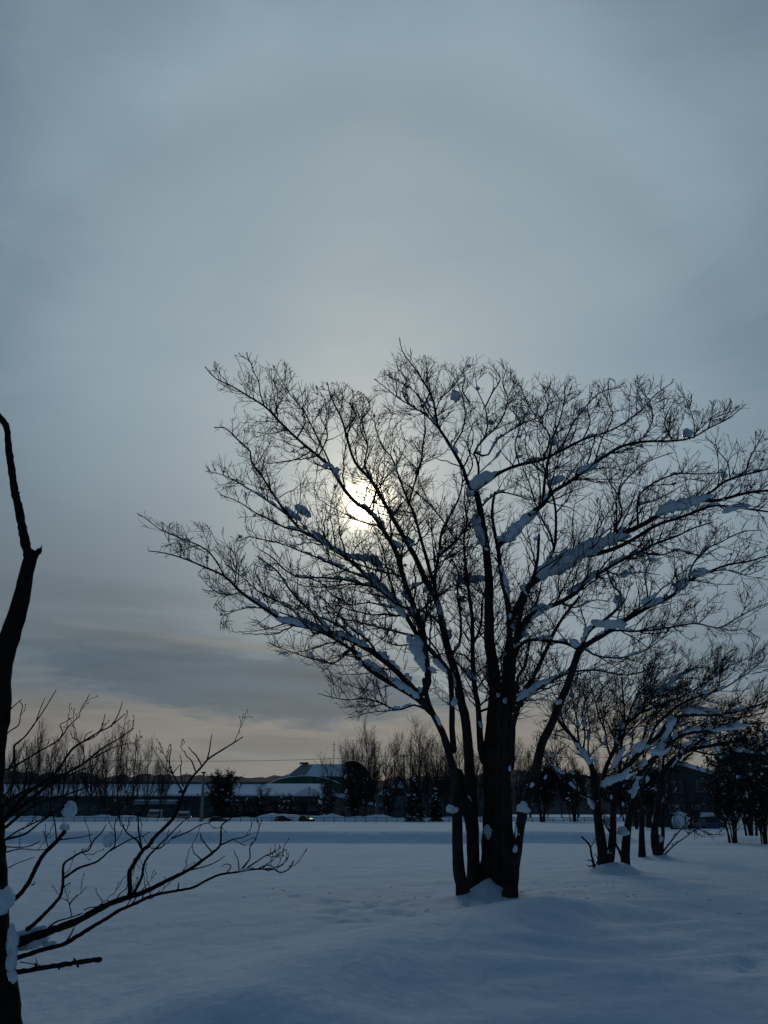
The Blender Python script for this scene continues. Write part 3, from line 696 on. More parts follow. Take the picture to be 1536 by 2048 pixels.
# snow caught on limbs and twigs
g = Geo()
snow_strips(g, P0, R0, 7, 9, 1.0, .0, .8, origin=o, rabs=.012, wl=.07)
snow_strips(g, P1, R1, .22, 6, 1.6, origin=o, rabs=.018, wl=.14)
snow_strips(g, PL, RL, .5, 7, 1.5, origin=o, rabs=.022, wl=.10)
snow_strips(g, P2, R2, .012, 5, 1.6, origin=o, rabs=.02, wl=.3)
tag(link('caught_snow', g.mesh('caught_snow', M_clump), root), kind='stuff')
CL = [(910, 795, 25, 36, 0), (955, 777, 14, 12, 0), (860, 800, 9, 13, 0), (978, 846, 22, 14, -15), (1108, 885, 20, 27, 0), (1165, 820, 15, 15, 0), (1072, 830, 9, 11, 0), (1045, 912, 15, 11, 0),
      (908, 900, 22, 15, 40), (962, 958, 46, 26, -5), (946, 986, 34, 20, 5), (1165, 940, 22, 20, 0), (1184, 966, 40, 18, -10), (1110, 963, 26, 15, 20), (953, 1050, 20, 34, 0), (963, 1082, 18, 34, 20),
      (1010, 1078, 38, 26, 0), (1045, 1046, 44, 18, -42), (1066, 1025, 26, 14, -30), (1374, 868, 26, 22, -20), (1450, 950, 14, 22, -60), (1352, 1015, 66, 20, -16), (1400, 998, 40, 13, -14), (1470, 1016, 46, 12, -8), (1455, 1028, 14, 16, 0),
      (1175, 1098, 72, 22, -27), (1140, 1122, 56, 26, -22), (1232, 1086, 46, 22, -22), (1078, 1152, 42, 34, -10), (1100, 1125, 18, 30, -40), (1282, 1112, 20, 15, 0), (1225, 1158, 14, 18, 0), (1250, 1148, 24, 20, 0), (1238, 1200, 24, 26, 20), (1300, 1205, 38, 21, 8),
      (1358, 1176, 22, 30, 0), (1395, 1148, 30, 18, 0), (1225, 1254, 46, 25, -12), (1195, 1245, 30, 14, 0), (1150, 1290, 28, 19, 20), (1308, 1120, 18, 12, 0), (600, 1018, 38, 18, 32), (585, 1008, 22, 12, 30), (577, 1053, 24, 9, 0), (648, 1084, 62, 14, 36), (690, 1104, 30, 11, 10),
      (738, 1112, 50, 19, 10), (680, 1130, 26, 9, 10), (620, 968, 15, 12, 0), (672, 943, 13, 20, 40), (730, 936, 12, 10, 0), (755, 1152, 27, 17, 40), (790, 1088, 26, 17, 20), (818, 1082, 28, 20, 10), (762, 1050, 13, 22, 30), (752, 1034, 20, 10, 50), (785, 1022, 26, 9, 45),
      (566, 1243, 30, 13, 12), (606, 1246, 38, 16, 14), (628, 1254, 26, 13, 20), (680, 1266, 40, 12, 22), (715, 1285, 28, 9, 26), (530, 1135, 16, 11, 0), (745, 1332, 32, 14, 36), (716, 1334, 12, 20, 0), (833, 1300, 26, 52, 10), (820, 1280, 18, 24, 0), (798, 1370, 54, 12, 33), (842, 1380, 30, 14, 30),
      (808, 1195, 32, 16, 40), (825, 1225, 20, 30, 0), (850, 1232, 26, 18, -30), (846, 1180, 12, 40, 25), (868, 1340, 28, 18, 20), (930, 1352, 18, 34, -28), (946, 1162, 58, 18, -6), (922, 1200, 19, 20, 0), (903, 1268, 13, 30, -15), (911, 1348, 10, 26, -15), (1012, 1308, 13, 25, 10), (1033, 1340, 11, 28, 0),
      (1066, 1384, 26, 15, -38), (1116, 1405, 12, 13, 0), (990, 1255, 10, 40, 0), (1010, 1165, 10, 24, 0), (1075, 1235, 26, 14, -38), (1052, 1270, 18, 14, 0), (1140, 1180, 22, 14, -20), (1085, 1262, 24, 10, -20), (975, 1110, 10, 30, 5), (1060, 1075, 12, 16, 0),
      (944, 1602, 12, 36, -14), (978, 1668, 17, 40, -10), (1000, 1686, 12, 32, 12), (1046, 1617, 25, 24, 0), (1032, 1664, 11, 34, -5), (1027, 1700, 8, 18, 0), (976, 1580, 8, 20, 8), (890, 1624, 22, 24, 0), (965, 1635, 8, 30, -8), (1064, 1570, 9, 14, 0), (968, 1452, 9, 22, -12), (1022, 1540, 6, 16, 0), (938, 1755, 8, 26, -6), (888, 1438, 8, 28, -22), (1012, 1385, 6, 24, 0), (912, 1408, 14, 22, 0)]
for k, (px, py, w, h, a) in enumerate(CL):
    if w > 38: continue
    low_ = py > 1400
    T.clump(px, py, w*1.04, h*1.04, a, k, back=(-.16 if low_ and w < 20 and k % 2 == 0 else (-.05 if low_ else .02)), dep=(min(w, h)*.6))

for d_ in ([(1062, 1166, 18), (1088, 1148, 30), (1120, 1132, 34), (1160, 1108, 34), (1200, 1090, 30), (1236, 1077, 24), (1262, 1073, 12)], [(1312, 1032, 14), (1335, 1018, 25), (1365, 1012, 24), (1400, 1000, 19), (1425, 991, 10)],
           [(552, 1238, 9), (575, 1241, 14), (605, 1246, 18), (628, 1254, 17), (642, 1264, 8)], [(662, 1264, 8), (690, 1272, 13), (715, 1284, 13), (738, 1298, 8)], [(998, 1080, 18), (1012, 1078, 26), (1032, 1064, 22), (1050, 1042, 20), (1078, 1021, 11)],
           [(622, 1062, 8), (645, 1080, 14), (665, 1098, 13), (692, 1108, 8)], [(694, 1112, 8), (718, 1116, 15), (744, 1120, 18), (765, 1136, 10)], [(775, 1355, 8), (800, 1371, 14), (825, 1387, 15), (848, 1404, 10)], [(732, 1320, 9), (752, 1338, 13), (775, 1352, 10)],
           [(722, 1145, 9), (745, 1160, 17), (765, 1180, 15), (790, 1207, 18), (812, 1237, 13)], [(834, 1272, 12), (836, 1292, 17), (840, 1318, 21), (850, 1345, 9)], [(1186, 1248, 10), (1225, 1251, 22), (1252, 1250, 15)], [(1284, 1208, 14), (1305, 1206, 20), (1328, 1198, 10)],
           [(912, 1164, 12), (945, 1160, 18), (978, 1157, 15)], [(936, 992, 14), (950, 972, 26), (968, 958, 26), (988, 953, 16)], [(1034, 1402, 9), (1052, 1386, 15), (1078, 1368, 13), (1102, 1362, 7)], [(952, 1030, 12), (953, 1050, 18), (962, 1075, 20), (970, 1098, 10)],
           [(1058, 1238, 8), (1080, 1224, 13), (1104, 1212, 10)], [(1445, 1026, 8), (1470, 1016, 15), (1502, 1012, 10)], [(590, 1012, 10), (605, 1022, 19), (620, 1034, 16)], [(1350, 1186, 12), (1362, 1172, 20), (1376, 1160, 12)], [(1386, 1150, 12), (1400, 1146, 18), (1416, 1142, 9)],
           [(860, 1175, 8), (872, 1200, 12), (884, 1235, 11), (893, 1270, 8)], [(905, 1340, 7), (912, 1370, 11), (922, 1400, 8)], [(1000, 1130, 8), (1010, 1160, 12), (1018, 1200, 9)], [(866, 1318, 8), (880, 1332, 13), (894, 1345, 8)], [(1140, 1185, 8), (1165, 1168, 13), (1190, 1152, 9)],
           [(1096, 970, 8), (1112, 962, 16), (1130, 955, 9)], [(1156, 948, 12), (1172, 940, 20), (1196, 930, 9)], [(640, 1236, 6), (660, 1262, 9)]): T.drape(d_)

g = Geo(); v, t_ = ICO1
for i in range(36):
    a_ = rng.random()*2*math.pi; d_ = .5 + 4.2*rng.random()**1.3; x_ = o[0] + math.cos(a_)*d_*1.5; y_ = o[1] + math.sin(a_)*d_ - .6; s_ = .010 + .022*rng.random()**2
    g.add(np.array([x_, y_, gz(x_, y_) + s_*.2]) + v*s_*np.array([1.2, 1, .7])*(1 + .8*vn3(v, 1.5, i)[:, None]), None, t_)
tag(link('fallen_snow', g.mesh('fallen_snow', M_clump)), 'scatter of small snow lumps fallen round the foot of the largest tree', kind='stuff')
g = Geo(); n = 40
a_ = rng.random(n)*2*math.pi; d_ = .4 + 3.6*rng.random(n); px_ = o[0] + np.cos(a_)*d_*1.6; py_ = o[1] + np.sin(a_)*d_ - .5
A_ = np.stack([px_, py_, ground_h(px_, py_) + .006], -1); dr = rng.normal(size=(n, 3))*.07; dr[:, 2] = np.abs(dr[:, 2])*.15
tubes(g, np.stack([A_, A_ + dr*.5 + rng.normal(size=(n, 3))*.006, A_ + dr], 1), np.full((n, 3), .0045), 4)
tag(link('fallen_twigs', g.mesh('fallen_twigs', M_twig)), 'thin twigs dropped on the snow round the foot of the largest tree', kind='stuff')

# ---------------- the two wind-swept trees to the right
def windtree(label, Yd, stems, limbs, dens, wind, clumps, seed, d1=3.9, L1=1.45, scale=1.0, snow=.5, up=.03, drapes=()):
    ox = at(stems[0][0][0][0], stems[0][0][0][1], Yd); ox[2] = 0
    rt = thing('bare_tree', label, 'tree', tuple(ox))
    t = Traced(rt, Yd)
    for pts, w0, w1, dY in stems: t.limb(pts, w0, w1, dY, Yd if t.all == [] or pts[0][1] > 1690 else None, 'stem', 10, 24, child=True, bump=.12)
    for pts, w0, w1, dY in limbs: t.limb(pts, w0, w1, dY, None, 'branch', 7, 18)
    P = np.stack([resample(q, r, 20)[0] for q, r in zip(t.P, t.R)]); R = np.stack([resample(q, r, 20)[1] for q, r in zip(t.P, t.R)])
    # twigs only from the upper part of anything that starts at the ground
    keep = P[:, 0, 2] > .8
    Pa, Ra = P[keep], R[keep]; Pb, Rb = P[~keep][:, 11:], R[~keep][:, 11:]
    f1 = lambda tt, s: np.clip(L1*(1 - .4*tt)*(.55 + .12*s), .2, 2.2*L1)
    Q1, S1 = grow(Pa, Ra, d1, (.1, 1), f1, (22, 60), 9, up, .2, wind, .6, .008*scale, .008)
    if len(Pb):
        q_, s_ = grow(Pb, Rb, d1*.8, (.0, 1), f1, (25, 60), 9, up, .2, wind, .4, .008*scale, .008); Q1 = np.concatenate([Q1, q_]); S1 = np.concatenate([S1, s_])
    Q2, S2 = grow(Q1, S1, 5.2*dens, (.08, 1), lambda tt, s: (.22 + .34*s)*(1 - .4*tt), (22, 48), 6, up, .14, wind, .7, .0062*scale, .008)
    Q3, S3 = grow(Q2, S2, 5.6*dens, (.1, 1), lambda tt, s: (.12 + .28*s)*(1 - .4*tt), (20, 44), 4, up, .14, wind, .8, .0050*scale, .008)
    gg = Geo(); tubes(gg, Q1, S1, 4, origin=ox); tubes(gg, Q2, S2, 3, origin=ox); tubes(gg, Q3, S3, 3, origin=ox)
    print(label[:30], len(Q1), len(Q2), len(Q3))
    tag(link('twigs', gg.mesh('twigs', M_twig), rt), kind='stuff')
    gg = Geo(); snow_strips(gg, P, R, 6.0, 8, 1.0, .3, 1, origin=ox, rabs=.03, wl=.05); snow_strips(gg, Q1, S1, snow*2.2, 6, 1.5, origin=ox, rabs=.012, wl=.16)
    snow_strips(gg, Q2, S2, snow*.30, 5, 1.5, origin=ox, rabs=.009, wl=.35)
    tag(link('caught_snow', gg.mesh('caught_snow', M_clump), rt), kind='stuff')
    for d_ in drapes: t.drape(d_)
    for k, (px, py, w, h, a) in enumerate(clumps): t.clump(px, py, w, h, a, k + seed, .0, ICO2 if w < 14 else ICO3)
    return t

Y2 = GY(1744)
windtree('windswept bare tree with two snow-packed stems to the right of the largest tree', Y2,
    [([(1211, 1756), (1209, 1735), (1205, 1700), (1196, 1640), (1192, 1600), (1187, 1565), (1186, 1540), (1174, 1517), (1161, 1502), (1148, 1477), (1129, 1458), (1116, 1438)], 24, 5, 0),
     ([(1213, 1756), (1218, 1725), (1224, 1690), (1226, 1650), (1227, 1620), (1230, 1578), (1240, 1553), (1271, 1515), (1297, 1487), (1322, 1468), (1341, 1439), (1382, 1430), (1445, 1430), (1493, 1417), (1545, 1402)], 15, 3, -1.2),
     ([(1252, 1756), (1251, 1735), (1251, 1711), (1253, 1673), (1257, 1642), (1265, 1616), (1272, 1585), (1280, 1545), (1310, 1515), (1344, 1482), (1382, 1465), (1430, 1462), (1480, 1450), (1530, 1445)], 17, 3, .8),
     ([(1246, 1722), (1240, 1705), (1232, 1689), (1222, 1668), (1206, 1640)], 5, 4, .1)],
    [([(1205, 1590), (1208, 1547), (1221, 1515), (1240, 1477), (1252, 1449), (1278, 1427), (1310, 1392), (1335, 1368), (1382, 1332)], 10, 2, 1.0),
     ([(1238, 1555), (1241, 1520), (1243, 1490), (1249, 1452), (1248, 1411), (1245, 1380), (1244, 1352)], 7, 2, .6),
     ([(1222, 1515), (1214, 1490), (1211, 1465), (1200, 1440), (1196, 1427), (1189, 1395), (1180, 1370)], 5, 1.6, -.6),
     ([(1160, 1500), (1156, 1470), (1154, 1440), (1151, 1425), (1145, 1395), (1140, 1370)], 5, 1.6, .5),
     ([(1142, 1468), (1125, 1440), (1120, 1410), (1105, 1385), (1100, 1365)], 4, 1.4, -.6), ([(1165, 1505), (1170, 1470), (1165, 1430), (1170, 1395), (1160, 1365)], 4, 1.5, -1.2),
     ([(1186, 1556), (1167, 1553), (1145, 1550), (1123, 1549), (1105, 1535), (1085, 1510)], 5, 1.6, -.8),
     ([(1129, 1458), (1112, 1462), (1100, 1450), (1085, 1440)], 3, 1.3, .4),
     ([(1180, 1530), (1176, 1490), (1180, 1460), (1176, 1430), (1172, 1400)], 4, 1.6, 1.2),
     ([(1297, 1487), (1310, 1455), (1345, 1420), (1390, 1395), (1440, 1380), (1490, 1350), (1520, 1325)], 6, 1.6, -1.4),
     ([(1278, 1427), (1320, 1410), (1370, 1390), (1420, 1360), (1470, 1325)], 5, 1.6, .8),
     ([(1310, 1515), (1320, 1480), (1350, 1455), (1400, 1440)], 5, 1.8, 1.3),
     ([(1252, 1449), (1270, 1400), (1300, 1365), (1330, 1335)], 4, 1.5, -.8),
     ([(1200, 1600), (1165, 1590), (1140, 1570), (1118, 1545), (1100, 1520), (1088, 1500)], 5, 1.5, .8),
     ([(1240, 1553), (1262, 1500), (1268, 1460), (1290, 1440), (1320, 1425)], 5, 1.5, 1.8)],
    1.9, (.20, 0, .02),
    [(1375, 1425, 20, 20, 0), (1243, 1450, 14, 26, 0), 
     (1250, 1665, 34, 24, 10), (1215, 1702, 16, 18, 0), (1216, 1645, 14, 30, 0), (1205, 1570, 12, 24, 0), (1221, 1597, 12, 18, 0), (1247, 1735, 14, 12, 0), (1290, 1495, 20, 14, -30), 
     (1210, 1475, 9, 20, 0), (1143, 1392, 12, 14, 0), (1155, 1450, 8, 20, 0), (1190, 1520, 22, 12, 0), (1255, 1515, 10, 24, 0), (1300, 1460, 12, 12, 0), (1222, 1402, 12, 11, 0), (1130, 1478, 9, 9, 0), (1180, 1612, 18, 12, 40), (1240, 1640, 10, 14, 0),
     (1280, 1410, 16, 9, -30), (1260, 1580, 18, 12, 0)], 200, snow=.8,
    drapes=([(1306, 1494, 9), (1322, 1474, 21), (1338, 1454, 22), (1352, 1436, 9)], [(1202, 1572, 7), (1222, 1562, 17), (1246, 1552, 13), (1262, 1530, 6)], [(1222, 1538, 8), (1236, 1518, 13), (1250, 1492, 7)], [(1370, 1424, 9), (1400, 1422, 14), (1440, 1424, 9)],
            [(1300, 1502, 7), (1320, 1506, 14), (1342, 1496, 7)], [(1150, 1484, 7), (1166, 1506, 13), (1182, 1532, 10)], [(1262, 1506, 9), (1276, 1498, 18), (1292, 1484, 9)], [(1190, 1620, 7), (1183, 1608, 12), (1176, 1596, 6)], [(1265, 1600, 7), (1272, 1575, 11), (1278, 1550, 8)],
            [(1330, 1374, 6), (1360, 1352, 9), (1390, 1336, 6)], [(1420, 1462, 7), (1460, 1456, 11), (1500, 1450, 7)], [(1300, 1392, 6), (1330, 1380, 10), (1360, 1376, 6)]))
Y3 = GY(1716)
windtree('farther windswept bare tree with thin low shoots, just left of the red marker pole', Y3,
    [([(1320, 1722), (1316, 1708), (1311, 1695), (1309, 1664), (1313, 1632), (1319, 1585), (1325, 1547), (1345, 1520), (1380, 1500), (1430, 1490), (1490, 1480)], 17, 4, 0),
     ([(1284, 1714), (1284, 1695), (1283, 1664), (1284, 1616), (1286, 1569), (1297, 1540), (1320, 1505), (1350, 1470), (1400, 1445)], 11, 3, .5),
     ([(1322, 1700), (1326, 1667), (1325, 1635), (1330, 1600), (1345, 1570)], 8, 4, .5)],
    [([(1320, 1712), (1344, 1680), (1366, 1654), (1385, 1632), (1395, 1622)], 3.5, 1.6, -.5), ([(1322, 1716), (1350, 1689), (1370, 1675), (1385, 1664), (1400, 1655)], 3, 1.4, -1),
     ([(1325, 1640), (1345, 1630), (1360, 1650), (1378, 1668)], 2.5, 1.2, -1),
     ([(1319, 1585), (1345, 1540), (1375, 1495), (1410, 1465), (1450, 1450)], 6, 2, -1.5), ([(1325, 1547), (1330, 1500), (1350, 1450), (1380, 1420)], 6, 2, 1.2),
     ([(1380, 1500), (1420, 1465), (1470, 1440), (1530, 1425)], 5, 2, .8), ([(1297, 1540), (1285, 1500), (1290, 1460), (1310, 1420)], 5, 2, 1),
     ([(1380, 1500), (1430, 1510), (1480, 1505), (1530, 1510)], 4, 2, -1)],
    1.5, (.22, 0, .0), [(1319, 1680, 16, 22, 0), (1340, 1500, 26, 14, -20), (1300, 1640, 10, 24, 0), (1370, 1480, 24, 12, -20), (1325, 1600, 14, 14, 0), (1296, 1560, 12, 20, 0), (1430, 1470, 24, 12, -10), (1480, 1500, 24, 12, 0)], 400, scale=1.5)

# dead sapling beside the right trunk
p = at(1190, 1744, Y2 - .3); p[2] = 0
rt = thing('sapling', 'small dead leaning sapling in the snow beside the left stem of the windswept tree', 'sapling', tuple(p))
t = Traced(rt, Y2 - .3)
t.limb([(1190, 1748), (1188, 1730), (1183, 1711), (1180, 1692), (1172, 1682), (1164, 1674)], 5, 3, 0, Y2 - .3, 'stem', 8, 14, bump=.2)
t.limb([(1186, 1725), (1180, 1720), (1174, 1722)], 3, 1.5, 0, name='branch', sides=6, K=8)
t.limb([(1188, 1735), (1196, 1720), (1190, 1708)], 3, 1.5, .1, name='branch', sides=6, K=8)
t.limb([(1181, 1695), (1188, 1684), (1190, 1678)], 2, 1.2, .1, name='branch', sides=6, K=8)
t.limb([(1187, 1730), (1180, 1733), (1174, 1730)], 3, 1.5, -.1, name='branch', sides=6, K=8)

# ---------------- evergreen shrubs, right
def shrub(label, px, py, wpx, hpx, nst, seed, Yd=None, leafy=1.0, lean=0.0, base=.35):
    global rng
    rng_old = rng; rng = np.random.default_rng(seed)
    Yd = Yd or GY(py); c = at(px, py, Yd); c[2] = 0 if Yd > 150 else gz(c[0], Yd)*.5
    sc = Yd/FPX; Wd, H = wpx*sc, hpx*sc
    rt = thing('shrub', label, 'shrub', tuple(c))
    P = np.zeros((nst, 9, 3)); R = np.zeros((nst, 9))
    for i in range(nst):
        a = rng.random()*2*math.pi; sp = (.25 + .75*rng.random())*Wd/2
        top = np.array([math.cos(a)*sp + lean*H, math.sin(a)*sp*.8, H*(.62 + .32*rng.random())])
        b0 = np.array([math.cos(a), math.sin(a), 0])*Wd*.10*rng.random(); b0[2] = -.1
        for k in range(9):
            f = k/8; P[i, k] = b0*(1 - f) + top*f; P[i, k, :2] = b0[:2] + (top[:2] - b0[:2])*f**1.6
            P[i, k] += (rng.random(3) - .5)*.05*H*f
        R[i] = np.linspace(.045, .014, 9)*(.7 + .6*rng.random())*H/5
    for i in range(nst):
        g_ = Geo(); tubes(g_, P[i:i+1], R[i:i+1], 6); link('stem', g_.mesh('stem', M_bark), rt)
    Q1, S1 = grow(P, R, 3.6, (base, 1), lambda t_, s: (.26*H)*(1 - .3*t_) + 0*s, (20, 60), 7, .08, .2, (lean*.3, 0, 0), .6, .008, .01)
    Q2, S2 = grow(Q1, S1, 5, (.1, 1), lambda t_, s: .45*s*(1 - .3*t_), (25, 60), 5, .08, .2, (0, 0, 0), .8, .006, .01)
    Q3, S3 = grow(Q2, S2, 5, (.1, 1), lambda t_, s: .5*s*(1 - .3*t_), (25, 60), 4, .08, .2, (0, 0, 0), .8, .005, .01)
    g_ = Geo(); tubes(g_, Q1, S1, 4); tubes(g_, Q2, S2, 3); tubes(g_, Q3, S3, 3)
    tag(link('twigs', g_.mesh('twigs', M_twig), rt), kind='stuff')
    if leafy:
        pts = np.concatenate([Q2[:, 1:].reshape(-1, 3), Q3[:, 1:].reshape(-1, 3)]); n = int(min(len(pts)*leafy, 22000))
        pts = pts[rng.integers(0, len(pts), n)] + rng.normal(size=(n, 3))*.04
        a_ = norm(rng.normal(size=(n, 3))); b_ = norm(np.cross(a_, rng.normal(size=(n, 3)))); s_ = (.035 + .05*rng.random((n, 1)))*H/5
        V = np.stack([pts - a_*s_, pts + b_*s_*.6, pts + a_*s_, pts - b_*s_*.6], 1).reshape(-1, 3)
        g_ = Geo(); g_.add(V, np.arange(4*n).reshape(n, 4)); tag(link('leaves', g_.mesh('leaves', M_leaf, False), rt), kind='stuff')
    g_ = Geo(); v, t_ = ICO1; n = int((12 if Yd < 120 else 3)*H*max(Wd, 2)/4)
    pts = Q2[:, -1][rng.integers(0, len(Q2), n)]
    for i in range(n):
        s_ = (.04 + .12*rng.random()**3)*H/4.5
        q_ = rng.random(3)*1.2 + .45; vv_ = v*q_*s_*(1 + 1.3*vn3(v, 1.5, i)[:, None]); vv_[:, 0] += vv_[:, 2]*(rng.random() - .5)*1.6; g_.add(pts[i] + vv_, None, t_)
    snow_strips(g_, Q1, S1, .5, 5, 1.3, rabs=.012, wl=.2); snow_strips(g_, Q2, S2, .25 if Yd < 120 else .05, 5, 1.5, rabs=.012, wl=.4)
    tag(link('caught_snow', g_.mesh('caught_snow', M_clump), rt), kind='stuff')
    rng = rng_old
    return rt
shrub('dark leafy shrub with snow flecks between the red marker pole and the right edge', 1468, 1686, 100, 165, 11, 21, leafy=1.2, lean=-.02, base=.2)
shrub('dark leafy shrub with snow flecks cut off by the right edge', 1530, 1688, 100, 170, 11, 22, leafy=1.2, base=.2)
shrub('tall bare shrub rising behind the dark leafy shrubs at the right', 1505, 1676, 150, 215, 12, 23, Yd=78, leafy=.5)
shrub('snow-flecked bush at the fence, just right of the leaning stem of the largest tree', 1085, 1642, 70, 105, 10, 24, Yd=205, leafy=.6)
shrub('broad dark snowy bush at the fence behind the left stem of the windswept tree', 1150, 1642, 95, 92, 12, 25, Yd=208, leafy=1.5)
shrub('dark snowy bush beyond the fence between the stems of the two windswept trees', 1255, 1642, 90, 100, 12, 26, Yd=210, leafy=1.5)
shrub('dark bush hiding the left gable end of the two-storey house', 1272, 1652, 54, 96, 9, 29, Yd=112, leafy=1.2, base=.15)
shrub('bushy snow-dusted tree at the left end of the two-storey house', 1300, 1650, 62, 118, 10, 27, Yd=119, leafy=1.0)
shrub('bushy bare clump beside the pale lamp column before the long factory', 440, 1632, 50, 88, 10, 28, Yd=262, leafy=.8, base=.2)

# ------------------------------------------------------------------ near dead tree at the left edge
NY = 4.4
o = at(-25, 2048, NY); o[2] = 0
root = thing('bare_tree', 'near tree at the left edge with a snapped stub and low snow-laden branches', 'tree', tuple(o))
N_ = Traced(root, NY); L = N_.limb
def nl(pts, w0, w1, dY=0.0, Y=None, name='branch', sides=8, K=None, **k):
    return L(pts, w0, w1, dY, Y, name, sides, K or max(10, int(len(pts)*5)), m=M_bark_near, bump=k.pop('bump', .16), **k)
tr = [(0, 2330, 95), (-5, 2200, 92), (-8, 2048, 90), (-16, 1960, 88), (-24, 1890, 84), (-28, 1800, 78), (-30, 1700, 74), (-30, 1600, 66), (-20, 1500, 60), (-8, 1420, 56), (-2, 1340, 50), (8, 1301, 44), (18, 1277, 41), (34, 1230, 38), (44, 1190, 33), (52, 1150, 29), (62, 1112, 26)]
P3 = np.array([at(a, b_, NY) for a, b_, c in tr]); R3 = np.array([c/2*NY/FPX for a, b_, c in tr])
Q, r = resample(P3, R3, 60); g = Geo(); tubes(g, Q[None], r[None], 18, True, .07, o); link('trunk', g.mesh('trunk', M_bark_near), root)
for a, b_, c in tr: N_.all.append((a, b_, NY))
nl([(56, 1150), (58, 1118), (50, 1085), (42, 1040), (36, 1010), (30, 985), (24, 945), (17, 890), (13, 855), (0, 835), (-22, 815)], 20, 12, .05, NY, 'upper_stem', 12, child=False)
nl([(62, 1125), (70, 1112), (76, 1104), (80, 1099)], 18, 9, 0, NY, 'snapped_stub', 10, 12, child=False, bump=.3)
g = Geo()
for px, py, qx, qy, w in ((80, 1106, 84, 1089, 5), (75, 1104, 75, 1096, 5), (70, 1106, 73, 1099, 5), (36, 992, 40, 983, 4), (28, 1300, 32, 1306, 5), (27, 1308, 29, 1314, 3), (44, 1148, 43, 1144, 3), (15, 850, 18, 846, 4)):
    A_ = at(px, py, NY - .01); B_ = at(qx, qy, NY); tubes(g, np.linspace(A_, B_, 4)[None], np.array([[w/2, w/2.4, w/3.5, .4]])*NY/FPX, 6, True, .2, o)
link('splinters', g.mesh('splinters', M_bark_near), root)
tips = []
def br(pts, w0, w1, dY=0.0, child=True, **k):
    q, r_ = nl(pts, w0, w1, dY, None, child=child, **k)
br([(8, 1925), (40, 1914), (80, 1901), (104, 1895), (130, 1887), (160, 1869), (219, 1833), (240, 1820), (266, 1809), (303, 1792), (338, 1784), (386, 1775), (412, 1761), (441, 1749), (475, 1744), (504, 1739), (530, 1738), (547, 1738), (561, 1745), (578, 1738), (587, 1722)], 9, 2.2, -.25)
br([(5, 1905), (30, 1890), (60, 1876), (100, 1862), (156, 1841), (215, 1809), (258, 1794), (293, 1782), (332, 1762), (371, 1743), (402, 1723), (428, 1703), (441, 1688), (443, 1652), (458, 1640), (470, 1628)], 17, 2.2, -.1)
br([(258, 1794), (260, 1780), (259, 1746), (269, 1726), (286, 1700), (297, 1692), (309, 1675), (332, 1652), (349, 1633), (360, 1609), (366, 1589), (383, 1557), (403, 1534), (418, 1517), (449, 1497), (467, 1486), (485, 1474)], 9.5, 2, .3)
br([(267, 1788), (283, 1755), (289, 1726), (303, 1706), (329, 1680), (343, 1666), (366, 1643), (378, 1635)], 6, 1.6, -.3)
br([(343, 1677), (378, 1663), (400, 1650), (423, 1643), (445, 1625)], 3, 1.2, -.2)
br([(284, 1700), (275, 1682), (262, 1672), (252, 1663), (243, 1645), (236, 1630)], 4, 1.5, .2)
br([(283, 1695), (277, 1658), (275, 1630), (262, 1612), (250, 1600)], 4, 1.6, .35)
br([(276, 1632), (285, 1618), (296, 1605), (300, 1598)], 2.5, 1.2, .1)
br([(415, 1517), (419, 1500), (421, 1485), (424, 1468)], 3.2, 1.4, .1)
br([(404, 1532), (393, 1512), (385, 1504), (377, 1494)], 3, 1.6, 0)
br([(391, 1542), (383, 1522), (373, 1512), (369, 1502)], 3, 1.6, .1)
br([(366, 1586), (355, 1566), (346, 1549), (335, 1541), (328, 1534), (323, 1522)], 3.5, 1.6, -.1)
br([(346, 1549), (340, 1535), (339, 1515), (342, 1500), (341, 1488)], 3.2, 1.7, 0)
br([(366, 1572), (362, 1550), (361, 1535), (363, 1525), (360, 1510)], 2.8, 1.5, .1)
br([(346, 1547), (355, 1535), (360, 1530)], 2.2, 1.3, 0)
br([(441, 1690), (455, 1684), (469, 1678), (485, 1675), (501, 1668)], 3.2, 1.4, -.1)
br([(425, 1705), (412, 1690), (405, 1678), (400, 1668)], 2.8, 1.3, .1)
br([(405, 1722), (395, 1712), (388, 1706), (384, 1692)], 2.8, 1.3, .1)
br([(380, 1740), (410, 1733), (430, 1725), (450, 1712)], 2.8, 1.3, -.1)
br([(480, 1742), (492, 1728), (500, 1715), (500, 1695), (510, 1680), (520, 1650), (525, 1640)], 3.2, 1.3, .1)
br([(495, 1735), (515, 1722), (530, 1712), (545, 1705), (552, 1700)], 3, 1.3, -.1)
br([(515, 1738), (535, 1730), (550, 1735), (565, 1728), (575, 1718), (578, 1706)], 2.6, 1.2, .1)
br([(478, 1740), (476, 1720), (470, 1708), (468, 1700)], 2.4, 1.2, 0)
br([(455, 1744), (462, 1732), (452, 1728), (443, 1733)], 2.4, 1.2, 0)
br([(55, 1858), (72, 1845), (86, 1831), (104, 1813), (120, 1793), (125, 1775), (126, 1757), (128, 1728), (145, 1715), (160, 1706), (177, 1700), (188, 1680), (203, 1665), (212, 1650)], 8, 1.8, .3)
br([(126, 1757), (145, 1744), (160, 1735), (194, 1723), (217, 1703), (229, 1692), (231, 1670), (229, 1650), (240, 1630)], 5, 1.6, -.1)
br([(217, 1703), (240, 1690), (262, 1678), (285, 1672), (300, 1664)], 3.5, 1.4, -.2)
br([(125, 1776), (132, 1771), (139, 1765)], 2.6, 1.4, 0, child=False)
br([(0, 1812), (30, 1797), (50, 1776), (60, 1760), (72, 1735), (85, 1712), (100, 1695), (112, 1684), (122, 1672), (129, 1664)], 9, 7.5, .2, child=False)
br([(113, 1683), (111, 1655), (107, 1633), (100, 1620), (104, 1600)], 3, 1.5, 0)
